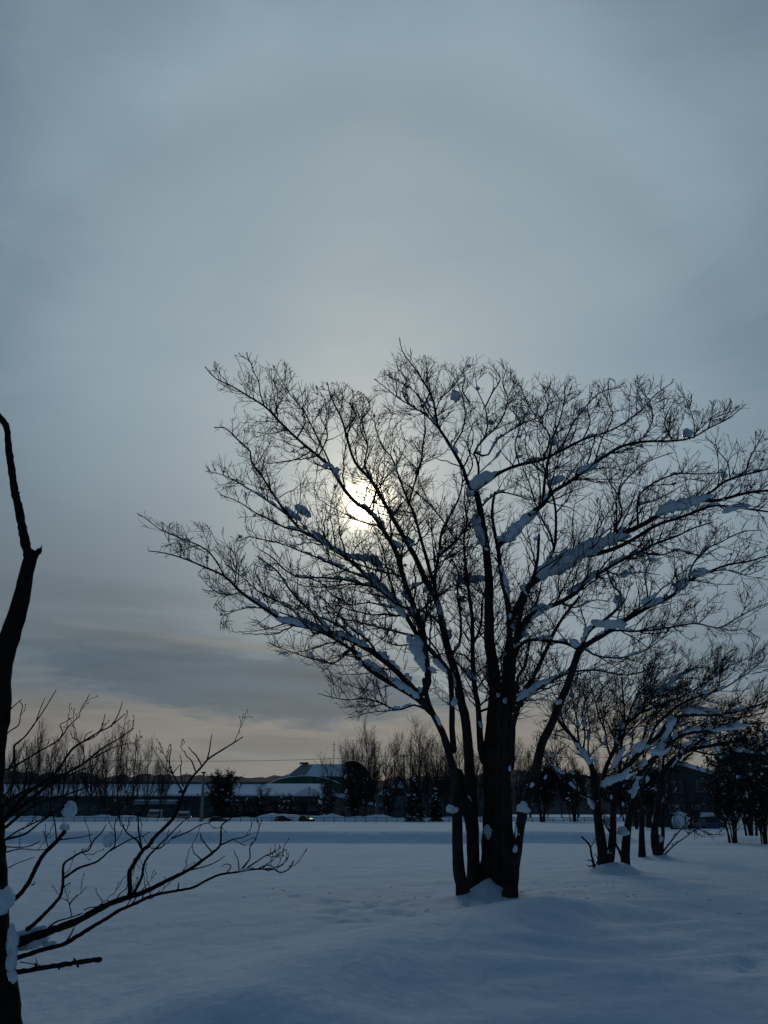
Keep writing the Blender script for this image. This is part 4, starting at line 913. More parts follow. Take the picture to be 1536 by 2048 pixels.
br([(117, 1680), (140, 1677), (165, 1674), (185, 1668)], 2.6, 1.3, .1)
br([(98, 1700), (92, 1680), (87, 1662)], 2.2, 1.3, 0)
br([(64, 1770), (68, 1768), (70, 1764)], 3, 1.4, 0, child=False)
br([(-10, 1745), (12, 1738), (38, 1725), (68, 1715)], 2.2, 1.2, 0, child=False)
br([(-10, 1712), (10, 1705), (40, 1698), (70, 1700), (95, 1699)], 3, 1.4, .1)
br([(-12, 1690), (12, 1678), (32, 1664), (60, 1650), (90, 1635), (110, 1622)], 4, 1.5, .2)
br([(-10, 1690), (20, 1694), (50, 1694), (70, 1688), (80, 1682)], 2.8, 1.8, .1)
br([(-20, 1665), (3, 1645), (25, 1618), (50, 1590), (83, 1567), (110, 1547), (143, 1500), (167, 1483), (200, 1463), (220, 1453), (250, 1428)], 9, 1.8, .1)
br([(200, 1463), (206, 1448), (210, 1428)], 2.6, 1.4, 0)
br([(222, 1453), (232, 1438), (240, 1420), (245, 1403)], 2.8, 1.4, 0)
br([(167, 1483), (172, 1470), (185, 1462)], 2.2, 1.3, 0)
br([(-15, 1668), (10, 1640), (60, 1600), (110, 1560), (167, 1527), (200, 1500), (233, 1480), (267, 1457)], 9, 1.8, .3)
br([(187, 1516), (210, 1503), (233, 1493), (263, 1485)], 3.2, 1.4, .1)
br([(167, 1527), (168, 1508), (166, 1490)], 3, 1.6, 0)
br([(-20, 1555), (0, 1545), (33, 1530), (83, 1500), (117, 1480), (140, 1450), (160, 1432)], 5, 1.5, .1)
br([(18, 1538), (27, 1520), (28, 1500), (30, 1490), (50, 1473), (72, 1443), (90, 1417), (112, 1380)], 4.6, 1.5, -.1)
br([(72, 1443), (80, 1420), (86, 1405), (89, 1397)], 2.2, 1.3, 0)
br([(-10, 1485), (0, 1480), (20, 1462), (37, 1450), (41, 1430), (45, 1412), (40, 1404)], 3, 1.6, 0)
br([(15, 1425), (28, 1412), (43, 1399)], 2.4, 1.8, 0, child=False)
br([(117, 1482), (125, 1465), (120, 1450), (128, 1445), (145, 1435)], 2.5, 1.3, .1)
br([(167, 1500), (155, 1480), (145, 1475), (141, 1462)], 2.6, 1.4, .1)
br([(-18, 1660), (10, 1655), (40, 1630), (80, 1605), (130, 1590), (190, 1570)], 7, 2, -.2)
br([(-18, 1640), (20, 1600), (60, 1578), (110, 1565), (150, 1545), (190, 1530)], 7, 2, .2)
br([(0, 1600), (25, 1570), (30, 1530), (28, 1500)], 4, 2, .2)
br([(-15, 1690), (15, 1678), (50, 1668), (83, 1643), (120, 1618), (150, 1600), (165, 1585)], 5, 1.6, .2)
br([(90, 1862), (110, 1845), (130, 1838), (150, 1832), (165, 1826)], 3.5, 2, -.05)
br([(143, 1832), (140, 1815), (136, 1803), (128, 1798)], 2.2, 1.2, 0)
br([(140, 1808), (150, 1796), (162, 1786), (172, 1775)], 1.8, 1.1, 0)
br([(168, 1820), (180, 1815), (196, 1813), (205, 1805), (200, 1795), (193, 1785), (192, 1775)], 2.2, 1.2, 0)
br([(196, 1813), (210, 1802), (222, 1803)], 1.8, 1.1, 0)
br([(132, 1884), (141, 1870), (148, 1855)], 3.4, 2, 0, child=False)
br([(40, 1924), (60, 1927), (80, 1931)], 2, 1.6, 0, child=False)
br([(75, 1929), (73, 1922), (71, 1916)], 1.8, 1.2, 0, child=False)
br([(355, 1779), (357, 1772), (358, 1766)], 3, 2, 0, child=False)
Q, r = nl([(10, 1948), (36, 1944), (80, 1937), (120, 1930), (160, 1924), (188, 1920), (200, 1919)], 9.5, 8, -.2, NY, 'broken_branch', 9, 26, child=False, bump=.3)
g = Geo()
for (a, b_), (c, d) in (((196, 1917), (202, 1915)), ((192, 1923), (204, 1922)), ((155, 1930), (157, 1936)), ((72, 1932), (70, 1925)), ((118, 1934), (119, 1940)), ((150, 1921), (147, 1916))):
    Yb = N_.depth(a, b_); tubes(g, np.linspace(at(a, b_, Yb), at(c, d, Yb), 4)[None], np.array([[2.4, 2, 1.6, .5]])*NY/FPX, 6, True, .2, o)
link('splinters', g.mesh('splinters', M_bark_near), root)
PN = np.stack([resample(q, r_, 20)[0] for q, r_ in zip(N_.P, N_.R)]); RN = np.stack([resample(q, r_, 20)[1] for q, r_ in zip(N_.P, N_.R)])
PN, RN = PN[:, 6:], RN[:, 6:]
Q1, S1 = grow(PN, RN, 8.5, (0.1, 1), lambda t_, s: np.clip(.10*(1 - .3*t_) + .08*s, .03, .16), (28, 62), 7, .24, .28, (.02, 0, .06), .75, .0013, .010, jit=.16)
Q2, S2 = grow(Q1, S1, 17, (.15, 1), lambda t_, s: .42*s*(1 - .3*t_), (30, 60), 5, .08, .28, (0, 0, 0), .8, .0010, .010, jit=.16)
g = Geo(); tubes(g, Q1, S1, 5, origin=o); tubes(g, Q2, S2, 4, origin=o)
bud = np.concatenate([Q1[:, -1], Q2[:, -1], Q1[:, 3]]); v, t_ = ICO1
for i in range(len(bud)): g.add(bud[i] - o + v*np.array([.0024, .0024, .0042]), None, t_)
tag(link('twigs', g.mesh('twigs', M_bark_near), root), kind='stuff')
print('near twigs', len(Q1), len(Q2))
for k, (px, py, w, h, a, bk) in enumerate([(-12, 1798, 80, 106, 0, -.06), (52, 1868, 64, 22, -20, .04), (85, 1862, 50, 16, 0, .05), (70, 1885, 76, 34, -10, .06), (100, 1892, 30, 22, 0, .05), (22, 1880, 26, 60, 0, -.03), (22, 1925, 22, 80, -4, -.04), (26, 1962, 18, 40, 0, -.05), (20, 1975, 12, 18, 0, -.05), (146, 1634, 34, 44, 0, .0), (128, 1655, 22, 26, 0, .03), (213, 1680, 26, 42, 5, 0), (492, 1738, 32, 7, -10, .0), (70, 1848, 16, 9, -40, .02), (165, 1700, 9, 9, 0, 0)]):
    N_.clump(px, py, w, h, a, 600 + k, bk, dep=min(w, h)*.5, rough=.32)

# ------------------------------------------------------------------ far background
def post(g, x, y, z0, z1, r, n=8): tubes(g, np.array([[(x, y, z0), (x, y, (z0+z1)/2), (x, y, z1)]]), np.array([[r, r, r*.9]]), n, True)

# rail fence
FY = 200.0; fx0, fx1 = px2x(-60, FY), px2x(1290, FY)
fen = thing('rail_fence', 'low dark rail fence running along the far edge of the snow field', 'fence', (0, FY, 0))
n = int((fx1 - fx0)/2.0)
g = Geo(); post(g, 0, 0, -.1, .95, .055, 6); pm = g.mesh('post', M_fence)
for i in range(n + 1): link('post', pm, fen, (fx0 + i*2.0, 0, 0))
for z, r in ((.86, .035), (.28, .035)):
    xx = np.linspace(fx0, fx1, 60)
    g = Geo(); tubes(g, np.stack([xx, 0*xx, z + .03*vn(xx/4, xx*0)], -1)[None], np.full((1, 60), r), 5, True); link('rail', g.mesh('rail', M_fence), fen)

# long low factory
FA = 300.0
def zz(py, Y): return at(768, py, Y)[2]
x0, x1 = px2x(-120, FA), px2x(640, FA)
zr, ze = zz(1571, FA + 14), zz(1592, FA)
fac = thing('factory_building', 'long low teal-walled building with a snow-covered roof behind the fence', 'building', (0, FA, 0))
xm = px2x(505, FA)
bx('wall', M_teal, fac, x0, px2x(425, FA), .3, 28, 0, ze - 1.0)
bx('wall', M_dkwall, fac, px2x(425, FA) + .003, x1, .3, 28, 0, ze - .9)
bx('fascia', M_dark, fac, x0 - .3, x1 + .3, -.3, .29, ze - 1.5, ze - .05)
g = Geo(); prism(g, [(-.6, ze), (14, zr), (28.6, ze), (28.6, ze + .5), (14, zr + .55), (-.7, ze + .45)], 'x', x0 - .5, x1 + .4)
link('snowy_roof', g.mesh('snowy_roof', M_clump, False), fac)
g = Geo(); prism(g, [(13.6, zr + .56), (14.6, zr + .56), (14.6, zr + 1.0), (13.6, zr + 1.0)], 'x', x0, px2x(520, FA)); link('ridge_cap', g.mesh('ridge_cap', M_green, False), fac)
g = Geo(); box(g, 0, 2.6, 0, .12, 0, 1.1); wm = g.mesh('window', M_glass, False); g = Geo(); box(g, -.1, 2.7, .03, .1, -.12, 0); sm_ = g.mesh('sill', M_frame, False)
for i in range(26):
    wx = x0 + 5 + i*4.2
    if wx + 3 < x1: w_ = link('window', wm, fac, (wx, .16, 2.6)); link('sill', sm_, w_, (0, 0, 0))
g = Geo(); box(g, 0, .35, 0, .25, 0, ze - 1.55); pm = g.mesh('pilaster', M_dark, False)
for i in range(14): link('pilaster', pm, fac, (x0 + 3 + i*8.4, .04, 0))
bx('loading_canopy', M_pale, fac, px2x(268, FA), px2x(352, FA), -2.2, .02, zz(1609, FA), zz(1602, FA))
bx('snow_layer', M_clump, fac, px2x(266, FA), px2x(354, FA), -2.3, .03, zz(1602, FA) + .01, zz(1602, FA) + .35)
g = Geo(); prism(g, [(px2x(585, FA), ze + .4), (px2x(618, FA), ze + 2.6), (px2x(645, FA), ze + .4)], 'y', -1.0, 8); link('porch_roof', g.mesh('porch_roof', M_clump, False), fac)
g = Geo(); box(g, 0, 1.3, 0, .8, 0, .7); vmh = g.mesh('roof_vent', M_dark, False)
for px in (352, 357, 600, 604): link('roof_vent', vmh, fac, (px2x(px, FA), 1.2, ze + .9))

# hall with the big roof and its arched green annex
HY = 420.0
hall = thing('sports_hall', 'large hall with a steep snowy roof and dark rounded right end', 'building', (0, HY, 0))
a0, a1 = px2x(572, HY), px2x(746, HY); zt, zb = zz(1528, HY + 6), zz(1553, HY)
bx('wall', M_green, hall, a0, a1 - 5, 0, 30, 0, zb)
g = Geo()
r0 = [(a0 - .5, -.5, zb), (a1 - 8, -.5, zb), (px2x(600, HY), 7, zt), (a1 - 9, 7, zt), (a0 - .5, 30, zb), (a1 - 8, 30, zb), (px2x(600, HY), 20, zt), (a1 - 9, 20, zt)]
g.add(r0, [(0, 1, 3, 2), (2, 3, 7, 6), (6, 7, 5, 4), (0, 2, 6, 4), (1, 5, 7, 3)]); link('snowy_roof', g.mesh('snowy_roof', M_clump, False), hall)
g = Geo(); q0 = [(px2x(577, HY), -.7, zb + .15), (px2x(606, HY), -.7, zb + .15), (px2x(620, HY), 6.3, zt - .7), (px2x(597, HY), 6.3, zt - .7)]
q1 = [(p[0], p[1] - .25, p[2] + .3) for p in q0]; g.add(q0 + q1, [(4, 5, 6, 7), (0, 1, 5, 4), (1, 2, 6, 5), (2, 3, 7, 6), (3, 0, 4, 7)]); link('skylight', g.mesh('skylight', mat('skylight', (.09, .12, .115), .4, .4, .15, .5), False), hall)
bx('skylight_hood', M_dark, hall, px2x(594, HY), px2x(612, HY), 6.2, 8.5, zt + .02, zt + .7)
cx, rw = a1 - 9, 9.0; arc = [(cx - 1.5, 0)] + [(cx - 1.5, zt - 3)] + [(cx + rw*math.sin(a_), (zb - 5) + (zt + .9 - zb + 5)*math.cos(a_)) for a_ in np.linspace(-.3, 1.45, 14)] + [(cx + rw, 0)]
g = Geo(); prism(g, arc, 'y', -1.2, 29); link('rounded_end', g.mesh('rounded_end', M_dkwall, True), hall)
AY = 385.0
ann = thing('arched_hall', 'green hall front with a low arched roof rimmed with snow', 'building', (0, AY, 0))
cx = px2x(607, AY); hw = px2x(684, AY) - cx; zt2, zb2 = zz(1553, AY), zz(1572, AY)
A_ = [(cx + hw*math.sin(a_)/math.sin(1.0), zb2 + (zt2 - zb2)*(math.cos(a_) - math.cos(1.0))/(1 - math.cos(1.0))) for a_ in np.linspace(-1.0, 1.0, 25)]
g = Geo(); prism(g, [(cx - hw, 0)] + A_ + [(cx + hw, 0)], 'y', 0, 24); link('front_wall', g.mesh('front_wall', M_green, False), ann)
out = [(x_, z_ + .08) for x_, z_ in A_]; out2 = [(cx + (x_ - cx)*1.008, z_ + .42) for x_, z_ in A_]
g = Geo(); prism(g, out + out2[::-1], 'y', -.6, 24.2)
me = Geo()
V = []; nA = len(A_)
for yy in (-.6, 24.2):
    V += [(x_, yy, z_) for x_, z_ in out] + [(x_, yy, z_) for x_, z_ in out2]
F = []
for i in range(nA - 1):
    F += [(i, i+1, nA+i+1, nA+i), (2*nA+i+1, 2*nA+i, 3*nA+i, 3*nA+i+1), (nA+i, nA+i+1, 3*nA+i+1, 3*nA+i)]
me.add(V, F); link('roof_rim', me.mesh('roof_rim', M_clump, False), ann)
bx('vent_box', M_dark, ann, px2x(590, AY), px2x(598, AY), -1.0, .0, zz(1572, AY), zz(1566, AY))

# small shed with a falling snowy roof
SY = 262.0
shed = thing('shed', 'small beige shed with a snowy roof sloping down to the right', 'shed', (0, SY, 0))
s0, s1 = px2x(668, SY), px2x(746, SY); z0_, z1_ = zz(1592, SY), zz(1611, SY)
g = Geo(); prism(g, [(s0, 0), (s1, 0), (s1, z1_), (s0, z0_)], 'y', 0, 6); link('wall', g.mesh('wall', M_beige, False), shed)
g = Geo(); prism(g, [(s0 - .5, z0_ + .05), (s1 + .5, z1_ - .05), (s1 + .6, z1_ + .6), (s1 - 1.5, z1_ + 1.15), (s0 + 4, z0_ + .35), (s0 - .6, z0_ + .8)], 'y', -.5, 6.4); link('snowy_roof', g.mesh('snowy_roof', M_clump, False), shed)
g = Geo(); prism(g, [(s0 - .4, z0_ - .35), (s1 + .4, z1_ - .45), (s1 + .4, z1_ - .06), (s0 - .4, z0_ + .04)], 'y', -.45, -.2); link('fascia', g.mesh('fascia', M_dark, False), shed)
for px in (681, 686, 714): bx('window', M_glass, shed, px2x(px, SY), px2x(px + 4, SY), -.1, .1, .9, 2.0)
bx('corner_post', M_pale, shed, s1 - .15, s1 + .6, -.7, .1, 0, z1_ - .5)

# grey building glimpsed between the tree trunks
BY = 330.0
blk = thing('grey_building', 'grey building with snow on low hipped roofs seen between the bare trees', 'building', (0, BY, 0))
bx('wall', mat('grey_block_wall', (.085, .10, .11), .9, .2, .2, .3), blk, px2x(755, BY), px2x(1010, BY), 0, 16, 0, zz(1592, BY))
for k, (pa, pb, yt, yb) in enumerate(((755, 782, 1578, 1590), (783, 812, 1562, 1576), (812, 840, 1580, 1592), (870, 905, 1556, 1560))):
    xa, xb = px2x(pa, BY), px2x(pb, BY); g = Geo(); zt_, zb_ = zz(yt, BY), zz(yb, BY)
    g.add([(xa, 0, zb_), (xb, 0, zb_), (xb, 9, zb_), (xa, 9, zb_), ((xa*.65 + xb*.35), 4, zt_), ((xa*.35 + xb*.65), 4, zt_)], [(0, 1, 5, 4), (2, 3, 4, 5), (0, 3, 2, 1)], [(1, 2, 5), (3, 0, 4)])
    link('snowy_roof', g.mesh('snowy_roof', M_clump, False), blk)
    bx('upper_wall', M_dkwall, blk, xa + .2, xb - .2, .3, 8.6, zz(1592, BY) - .02, zb_ - .02)
g = Geo(); box(g, 0, 1.5, 0, .1, 0, 1.2); wm2 = g.mesh('window', M_glass, False)
for i in range(14): link('window', wm2, blk, (px2x(760, BY) + i*2.6, -.06, 2.4))

# two-storey house at the right
HO = 128.0
hs = thing('house', 'dark two-storey house with a snowy gabled roof behind the right-hand trees', 'house', (0, HO, 0))
h0, h1 = px2x(1292, HO), px2x(1452, HO); zp, zev = zz(1531, HO), zz(1556, HO); xp_ = px2x(1368, HO)
g = Geo(); prism(g, [(h0, -.2), (h1, -.2), (h1, zev), (xp_, zp), (h0, zev + .15)], 'y', 0, 9); link('wall', g.mesh('wall', M_house, False), hs)
g = Geo(); zu = lambda d: d
prism(g, [(h0 - .6, zev + .05), (xp_, zp + .08), (h1 + .6, zev - .12), (h1 + .65, zev + .3), (xp_ + .4, zp + .5), (xp_ - .4, zp + .5), (h0 - .65, zev + .45)], 'y', -.5, 9.4)
Vr = [(h0 - .6, zev + .0), (xp_, zp + .06), (h1 + .6, zev - .2)]; up_ = [(h0 - .65, zev + .45), (xp_, zp + .55), (h1 + .65, zev + .28)]
g = Geo(); vv = [(a_, y_, c_) for y_ in (-.5, 9.4) for a_, c_ in Vr + up_]
g.add(vv, [(0, 1, 4, 3), (1, 2, 5, 4), (7, 6, 9, 10), (8, 7, 10, 11), (3, 4, 10, 9), (4, 5, 11, 10), (1, 0, 6, 7), (2, 1, 7, 8), (0, 3, 9, 6), (5, 2, 8, 11)]); link('snowy_roof', g.mesh('snowy_roof', M_clump, False), hs)
def house_window(xa, xb, ya, yb, mull):
    X0, X1, Z0, Z1 = px2x(xa, HO), px2x(xb, HO), zz(yb, HO), zz(ya, HO)
    w_ = bx('window', M_glass, hs, X0, X1, -.04, .05, Z0, Z1); g_ = Geo(); t_ = .07
    for a_, b2, c_, d_ in ((X0 - t_, X1 + t_, Z0 - t_, Z0), (X0 - t_, X1 + t_, Z1, Z1 + t_), (X0 - t_, X0, Z0, Z1), (X1, X1 + t_, Z0, Z1)): box(g_, a_, b2, -.09, .04, c_, d_)
    for k in range(1, mull + 1): xx_ = X0 + (X1 - X0)*k/(mull + 1); box(g_, xx_ - .03, xx_ + .03, -.085, -.045, Z0, Z1)
    link('frame', g_.mesh('frame', M_frame, False), w_)
for a_ in ((1339, 1367, 1564, 1584, 1), (1399, 1428, 1563, 1583, 1), (1341, 1370, 1611, 1624, 2), (1386, 1400, 1611, 1618, 0), (1308, 1326, 1566, 1582, 1)): house_window(*a_)
bx('drainpipe', M_dark, hs, px2x(1376, HO), px2x(1379, HO), -.15, -.02, 0, zp - 1.6)
bx('balcony_ledge', M_frame, hs, px2x(1338, HO), px2x(1376, HO), -.5, -.03, zz(1626, HO) - .1, zz(1626, HO))

# parked vehicles
def car(label, px, Y, mat_, Lc, Wc, Hc, rz, snowh=.22, bury=.25, van=False, col=None, name='parked_car', snowy=1.0):
    c = thing(name, label, 'van' if van else 'car', (px2x(px, Y), Y, -bury), None, rz)
    h = Lc/2; nose = (.18 if van else .30)*Lc
    if van: body = [(-h, .25), (-h, Hc*.97), (-h + .1, Hc), (h - .55, Hc), (h - .12, Hc*.55), (h, Hc*.5), (h, .25)]
    else: body = [(-h, .25), (-h, .78), (-h + .12, .86), (h - nose, .90), (h - .1, .74), (h, .62), (h, .25)]
    g = Geo(); prism(g, body, 'y', -Wc/2, Wc/2); link('body', g.mesh('body', mat_, False), c)
    if not van:
        cab = [(-h + .15, .86), (-h + .45, Hc - .03), (-h + .7, Hc), (h - nose - .75, Hc), (h - nose + .05, .89)]
        g = Geo(); prism(g, cab, 'y', -Wc/2 + .09, Wc/2 - .09); cb = link('cabin', g.mesh('cabin', M_glass, False), c)
        g = Geo(); prism(g, [(-h + .62, Hc + .01), (h - nose - .7, Hc + .01), (h - nose - .8, Hc + snowh), (-h + .7, Hc + snowh)], 'y', -Wc/2 + .12, Wc/2 - .12)
        link('roof_snow', g.mesh('roof_snow', M_clump, False), c)
        if snowy > 1:
            g = Geo(); v, t_ = ICO3; g.add(np.array([0, 0, .75]) + v*np.array([h*1.08, Wc*.62, Hc - .15])*(1 + .15*vn3(v, 1.4, 3)[:, None]), None, t_); link('snow_cover', g.mesh('snow_cover', M_clump), c)
    else:
        for s_ in (-1, 1): bx('side_window', M_glass, c, -h + .3, h - .7, min(s_*Wc/2, s_*(Wc/2 + .01)) , max(s_*Wc/2, s_*(Wc/2 + .01)), Hc*.58, Hc*.85)
        bx('windscreen', M_glass, c, h - .5, h - .2, -Wc/2 + .1, Wc/2 - .1, Hc*.56, Hc*.9)
        bx('roof_snow', M_clump, c, -h + .05, h - .6, -Wc/2 + .05, Wc/2 - .05, Hc + .01, Hc + snowh)
    wv = Geo(); tubes(wv, np.array([[(0, -.1, 0), (0, 0, 0), (0, .1, 0)]]), np.full((1, 3), .3), 14, True); wme = wv.mesh('wheel', M_tyre)
    for sx in (-1, 1):
        for sy in (-1, 1): link('wheel', wme, c, (sx*h*.64, sy*(Wc/2 - .08), .3))
    for sy in (-1, 1): bx('headlight', M_lamp, c, h - .02, h + .02, sy*Wc*.33 - .13, sy*Wc*.33 + .13, .55, .68)
    return c
cy = 222.5
car('dark snow-sunk car behind the fence, left of the pair below the arched hall', 565.5, cy, M_cdark, 3.4, 1.5, 1.35, math.radians(38), .12, .25)
car('dark snow-sunk car behind the fence, right of the pair below the arched hall', 613, cy, M_cdark, 3.3, 1.5, 1.4, math.radians(-40), .12, .25)
car('low dark car behind the fence below the bushy clump by the pale lamp column', 438, cy, M_cdark, 3.9, 1.6, 1.25, math.radians(10), .1, .3)
car('pale van with snow on its roof parked before the teal wall', 368.5, 250, M_cpale, 3.4, 1.6, 1.9, math.radians(4), .35, .1, True, name='parked_van')
car('pale snow-topped van at the left end of the teal wall, left of the other van', 309, 275, M_cpale, 3.6, 1.6, 1.9, math.radians(176), .45, -.3, True, name='parked_van')
car('car buried under a rounded heap of snow in front of the house', 1361, 112, M_cpale, 3.2, 1.5, 1.35, math.radians(70), .35, .1, snowy=2)
car('small blue car with a snow-capped roof beside the house', 1410, 116, M_cblue, 3.3, 1.5, 1.5, math.radians(100), .45, .25)

# poles, lamps, mast, cables
def pole(name, label, px, ytop, Y, r, mat_, cat='pole'):
    p_ = thing(name, label, cat, (px2x(px, Y), Y, 0)); g_ = Geo(); tubes(g_, np.array([[(0, 0, -.2), (0, 0, zz(ytop, Y)*.5), (0, 0, zz(ytop, Y))]]), np.array([[r*1.2, r, r*.8]]), 8, True)
    link('shaft', g_.mesh('shaft', mat_), p_); return p_, zz(ytop, Y)
UY = 240.0
up1, zu1 = pole('utility_pole', 'tall dark utility pole among the bare trees left of the largest tree', 808.5, 1509, UY, .20, M_dark)
bx('crossarm', M_dark, up1, -.9, .9, -.08, .08, zu1 - .5, zu1 - .32)
for x_ in (-.8, 0, .8): bx('insulator', M_lamp, up1, x_ - .06, x_ + .06, -.06, .06, zu1 - .32, zu1 - .08)
for lab, px, yt, Y, r, m_ in (('slim dark pole standing at the fence in front of the arched hall', 617.5, 1573, 215, .10, M_dark),
                              ('short dark pole just right of the slim pole before the arched hall', 636, 1584, 235, .08, M_dark),
                              ('thin dark pole standing on the left beside the far bare trees', 246, 1490, 240, .10, M_dark),
                              ('dark pole among the far bare trees nearest the left edge', 92, 1510, 240, .12, M_dark)):
    pole('service_pole', lab, px, yt, Y, r, m_)
lp, zl = pole('lamp_column', 'thick pale lamp column standing in front of the factory roof', 403, 1546, 215, .32, M_conc, 'street lamp'); bx('lamp_head', M_lamp, lp, -.5, .5, -.3, .3, zl, zl + .25)
lp, zl = pole('street_lamp', 'slim street lamp with a small head left of the pale lamp column', 330, 1543, 225, .07, M_dark, 'street lamp'); bx('lamp_head', M_dark, lp, -.9, .4, -.2, .2, zl, zl + .2)
mp_, zm = pole('antenna_mast', 'thin antenna mast rising above the snowy roof of the large hall', 666, 1484, 425, .14, M_dark, 'mast')
for k in range(3): bx('antenna_arm', M_dark, mp_, -.8 + .2*k, .8 - .2*k, -.06, .06, zm - 1.2 - k*2.2, zm - 1.05 - k*2.2)
def cable(label, pts, Y, sag, r):
    A_ = [np.array((px2x(px, Y), Y, zz(py, Y))) for px, py in pts]; PP = []
    for i in range(len(A_) - 1):
        for k in range(14): f = k/14; q_ = A_[i]*(1-f) + A_[i+1]*f; q_[2] -= sag*4*f*(1-f); PP.append(q_)
    PP.append(A_[-1]); PP = np.array(PP); base_ = PP[0].copy(); g_ = Geo(); tubes(g_, (PP - base_)[None], np.full((1, len(PP)), r), 4, True)
    tag(link('overhead_cable', g_.mesh('overhead_cable', M_dark), None, tuple(base_)), label, 'cable')
cable('thin overhead cable crossing the sky above the arched hall to the utility pole', [(246, 1521), (520, 1521.5), (808, 1511)], UY, .12, .045)
cable('thin overhead cable running from the utility pole behind the largest tree', [(808, 1511), (1060, 1513), (1300, 1513)], UY, .25, .045)
cable('short overhead cable between the two poles at the far left', [(92, 1512), (246, 1521)], UY, .3, .035)

# red and white marker pole
mp = gpt(1390, 1680); mk = thing('marker_pole', 'slim marker pole with a bright red top standing in the snow', 'marker pole', (mp[0], mp[1], gz(mp[0], mp[1])))
ztp = at(1390, 1634, mp[1])[2] - gz(mp[0], mp[1])
g = Geo(); tubes(g, np.array([[(0, 0, -.2), (0.01, 0, ztp*.35), (0, 0, ztp*.68)]]), np.full((1, 3), .018), 8, True); link('shaft', g.mesh('shaft', M_fence), mk)
g = Geo(); tubes(g, np.array([[(0, 0, ztp*.68 + .002), (-.01, 0, ztp*.85), (-.012, 0, ztp)]]), np.full((1, 3), .030), 8, True); link('red_top', g.mesh('red_top', M_red), mk)
bx('red_flag', M_red, mk, -.15, -.03, -.004, .004, ztp*.70, ztp*.82)

# far bare trees: a few kinds, copied
def far_tree(seed, H, nbr, up, spread, dens=1.0):
    global rng
    old = rng; rng = np.random.default_rng(seed)
    rt = thing('bare_tree', '', 'tree'); K = 12
    P = np.zeros((nbr, K, 3)); R = np.zeros((nbr, K))
    tk = np.zeros((1, K, 3)); tk[0, :, 2] = np.linspace(-.2, H*.92, K); tk[0, :, :2] = np.cumsum(rng.normal(size=(K, 2))*.09, 0); tk[0, 0, :2] = 0
    tkr = np.linspace(.21, .04, K)[None]*H/14
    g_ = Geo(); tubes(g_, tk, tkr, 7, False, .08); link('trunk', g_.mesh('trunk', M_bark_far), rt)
    Q1, S1 = grow(tk, tkr, nbr/H, (.16, .97), lambda t_, s: H*spread*(1 - .6*t_) + .6 + 0*s, (24, 50), 9, up, .10, (0, 0, 0), .6, .028, .012)
    Q2, S2 = grow(Q1, S1, 2.5*dens, (.1, 1), lambda t_, s: .42*s*(1 - .3*t_) + .3, (18, 42), 6, up*.7, .14, (0, 0, 0), .7, .017, .007)
    Q3, S3 = grow(Q2, S2, 2.0*dens, (.1, 1), lambda t_, s: .45*s*(1 - .3*t_) + .25, (18, 42), 4, up*.5, .16, (0, 0, 0), .8, .012, .007)
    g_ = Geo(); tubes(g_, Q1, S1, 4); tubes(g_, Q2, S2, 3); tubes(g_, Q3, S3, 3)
    tag(link('crown', g_.mesh('crown', M_bark_far), rt), kind='stuff')
    g_ = Geo(); snow_strips(g_, Q1, S1, .4, 5, 1.2, maxslope=.96, rabs=.02); snow_strips(g_, Q2, S2, .08, 5, 1.2, maxslope=.96, rabs=.02)
    tag(link('caught_snow', g_.mesh('caught_snow', M_clump), rt), kind='stuff')
    rng = old
    return rt
protos = [far_tree(31, 15, 34, .20, .42), far_tree(32, 15, 30, .16, .50), far_tree(33, 15, 36, .24, .40), far_tree(34, 15, 34, .12, .52), far_tree(35, 15, 28, .26, .46)]
used = set()
ordw = ['first', 'second', 'third', 'fourth', 'fifth', 'sixth', 'seventh', 'eighth', 'ninth', 'tenth', 'eleventh', 'twelfth', 'thirteenth', 'fourteenth']
rows_ = [
 ('{} bare tree from the left in the far row before the teal building', 'bare trees before the long teal building',
  [(14, 1500, 240), (44, 1488, 246), (70, 1478, 252), (98, 1492, 243), (122, 1474, 250), (150, 1484, 246), (178, 1498, 252), (206, 1490, 243), (232, 1462, 238), (262, 1482, 245), (292, 1497, 242), (318, 1520, 250)]),
 ('{} bare tree from the left between snowy hall and largest tree', 'bare trees between the hall and the largest tree',
  [(662, 1520, 262), (690, 1508, 268), (706, 1490, 250), (728, 1480, 246), (748, 1478, 254), (772, 1492, 248), (788, 1486, 256), (820, 1490, 250), (842, 1474, 246), (856, 1478, 254), (876, 1482, 250), (890, 1500, 244), (900, 1494, 258)]),
 ('{} far bare tree from the left seen through the largest tree', 'bare trees behind the largest tree',
  [(922, 1490, 248), (955, 1500, 254), (1036, 1498, 250), (1062, 1500, 246)]),
 ('{} far bare tree from the left behind the windswept trees', 'bare trees behind the windswept trees',
  [(1096, 1512, 254), (1124, 1520, 248), (1158, 1516, 256), (1200, 1510, 252), (1240, 1512, 250), (1280, 1505, 255), (1440, 1505, 175), (1490, 1495, 180), (1530, 1490, 178)]),
]
k = 0
for lab, grp, lst in rows_:
    for i, (px, yt, Y) in enumerate(lst):
        pi = (k*3 + i) % len(protos); pr = protos[pi]
        o_ = pr if pi not in used else copy_tree(pr); used.add(pi)
        sH = zz(yt, Y)/15.0; o_.location = (px2x(px, Y), Y, 0); o_.rotation_euler = (0, 0, k*1.7); w_ = (1.0 + .25*math.sin(k*2.3))*.9; o_.scale = (sH*w_, sH*w_, sH)
        o_['label'] = lab.format(ordw[i]); o_['group'] = grp; k += 1
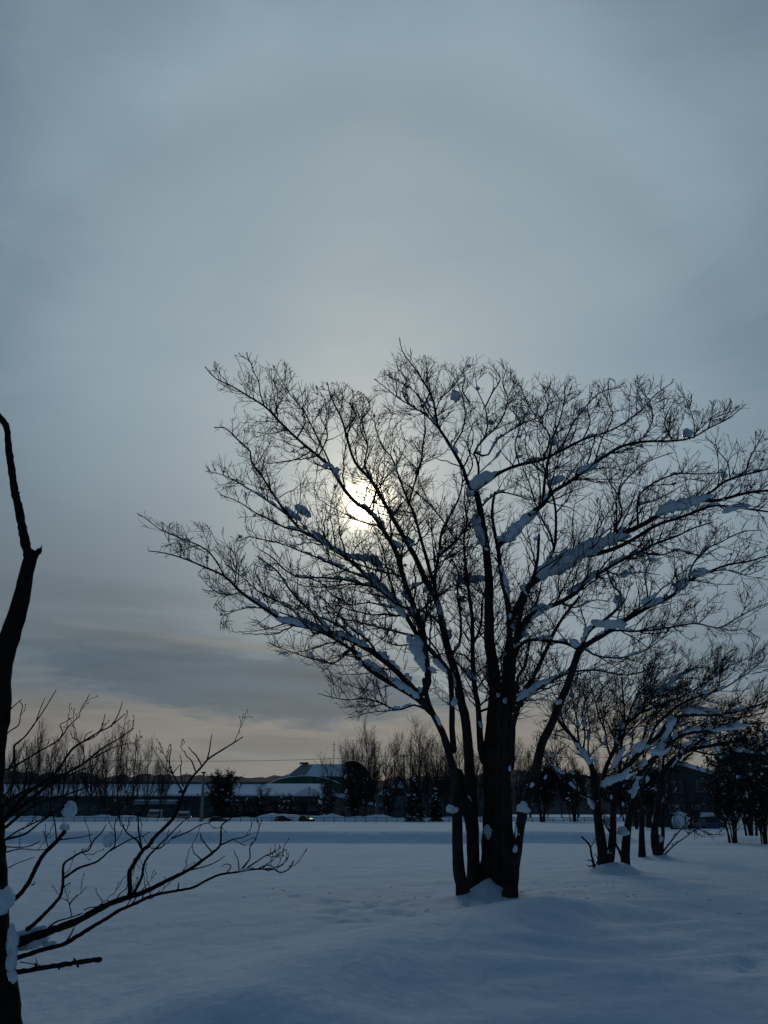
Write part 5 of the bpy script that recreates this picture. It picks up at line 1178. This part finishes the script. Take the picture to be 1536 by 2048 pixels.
# conifer and low bushes near the fence
def conifer(label, px, py0, ytop, Y, wpx, seed):
    global rng
    old = rng; rng = np.random.default_rng(seed); H = zz(ytop, Y); W_ = wpx*Y/FPX/2
    rt = thing('conifer', label, 'tree', (px2x(px, Y), Y, 0)); tk = np.zeros((1, 8, 3)); tk[0, :, 2] = np.linspace(-.1, H, 8)
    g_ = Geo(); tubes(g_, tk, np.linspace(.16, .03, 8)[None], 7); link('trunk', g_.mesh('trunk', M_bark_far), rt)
    n_ = 9000; hz = H*(.04 + .96*rng.random(n_)**1.15); a_ = rng.random(n_)*2*math.pi; rr_ = W_*(1 - hz/H)**.75*(.25 + .75*rng.random(n_)**.5)*(1 + .25*np.sin(hz*5 + a_*2))
    c_ = np.stack([np.cos(a_)*rr_, np.sin(a_)*rr_, hz - rr_*.25], -1); d_ = norm(np.stack([np.cos(a_), np.sin(a_), -.35 + .3*rng.random(n_)], -1) + rng.normal(size=(n_, 3))*.3); e_ = norm(np.cross(d_, rng.normal(size=(n_, 3)))); s_ = .10 + .13*rng.random((n_, 1))
    V_ = np.stack([c_ - d_*s_, c_ + e_*s_*.4, c_ + d_*s_, c_ - e_*s_*.4], 1).reshape(-1, 3); g_ = Geo(); g_.add(V_, np.arange(4*n_).reshape(n_, 4)); tag(link('crown', g_.mesh('crown', M_leaf, False), rt), kind='stuff')
    g_ = Geo(); v, t_ = ICO1
    for i in range(90):
        j = rng.integers(0, n_); s2 = .08 + .22*rng.random()**2; g_.add(c_[j] + v*s2*np.array([1.3, 1, .7]), None, t_)
    tag(link('caught_snow', g_.mesh('caught_snow', M_clump), rt), kind='stuff'); rng = old
conifer('dark conifer flecked with snow at the fence, right of the utility pole', 829, 1640, 1556, 210, 42, 41)
conifer('small dark conifer flecked with snow just left of the largest tree', 872, 1640, 1572, 214, 26, 43)
for k_, (px, w, h, lab) in enumerate(((30, 70, 48, 'dark snowy bushes at the fence nearest the left edge'), (120, 70, 40, 'dark bush against the teal wall behind the near tree branches'), (225, 80, 44, 'dark bush under the tallest far tree on the left'), (480, 50, 56, 'thin snow-dusted bush behind the fence, left of the leaning snowy bush'), (520, 46, 66, 'leaning snow-dusted bush behind the fence, left of the two dark cars'), (575, 60, 58, 'snow-dusted bush behind the two dark cars'), (655, 60, 70, 'snowy bush between the two dark cars and the beige shed'), (705, 50, 88, 'bare bush overhanging the left part of the beige shed'), (780, 50, 60, 'bare bush at the fence left of the dark conifer'))):
    shrub(lab, px, 1641, w, h, 7, 50 + k_, Yd=236 + (k_ % 3)*4, leafy=.8 if px < 300 else .12, base=.15)
print('script done')
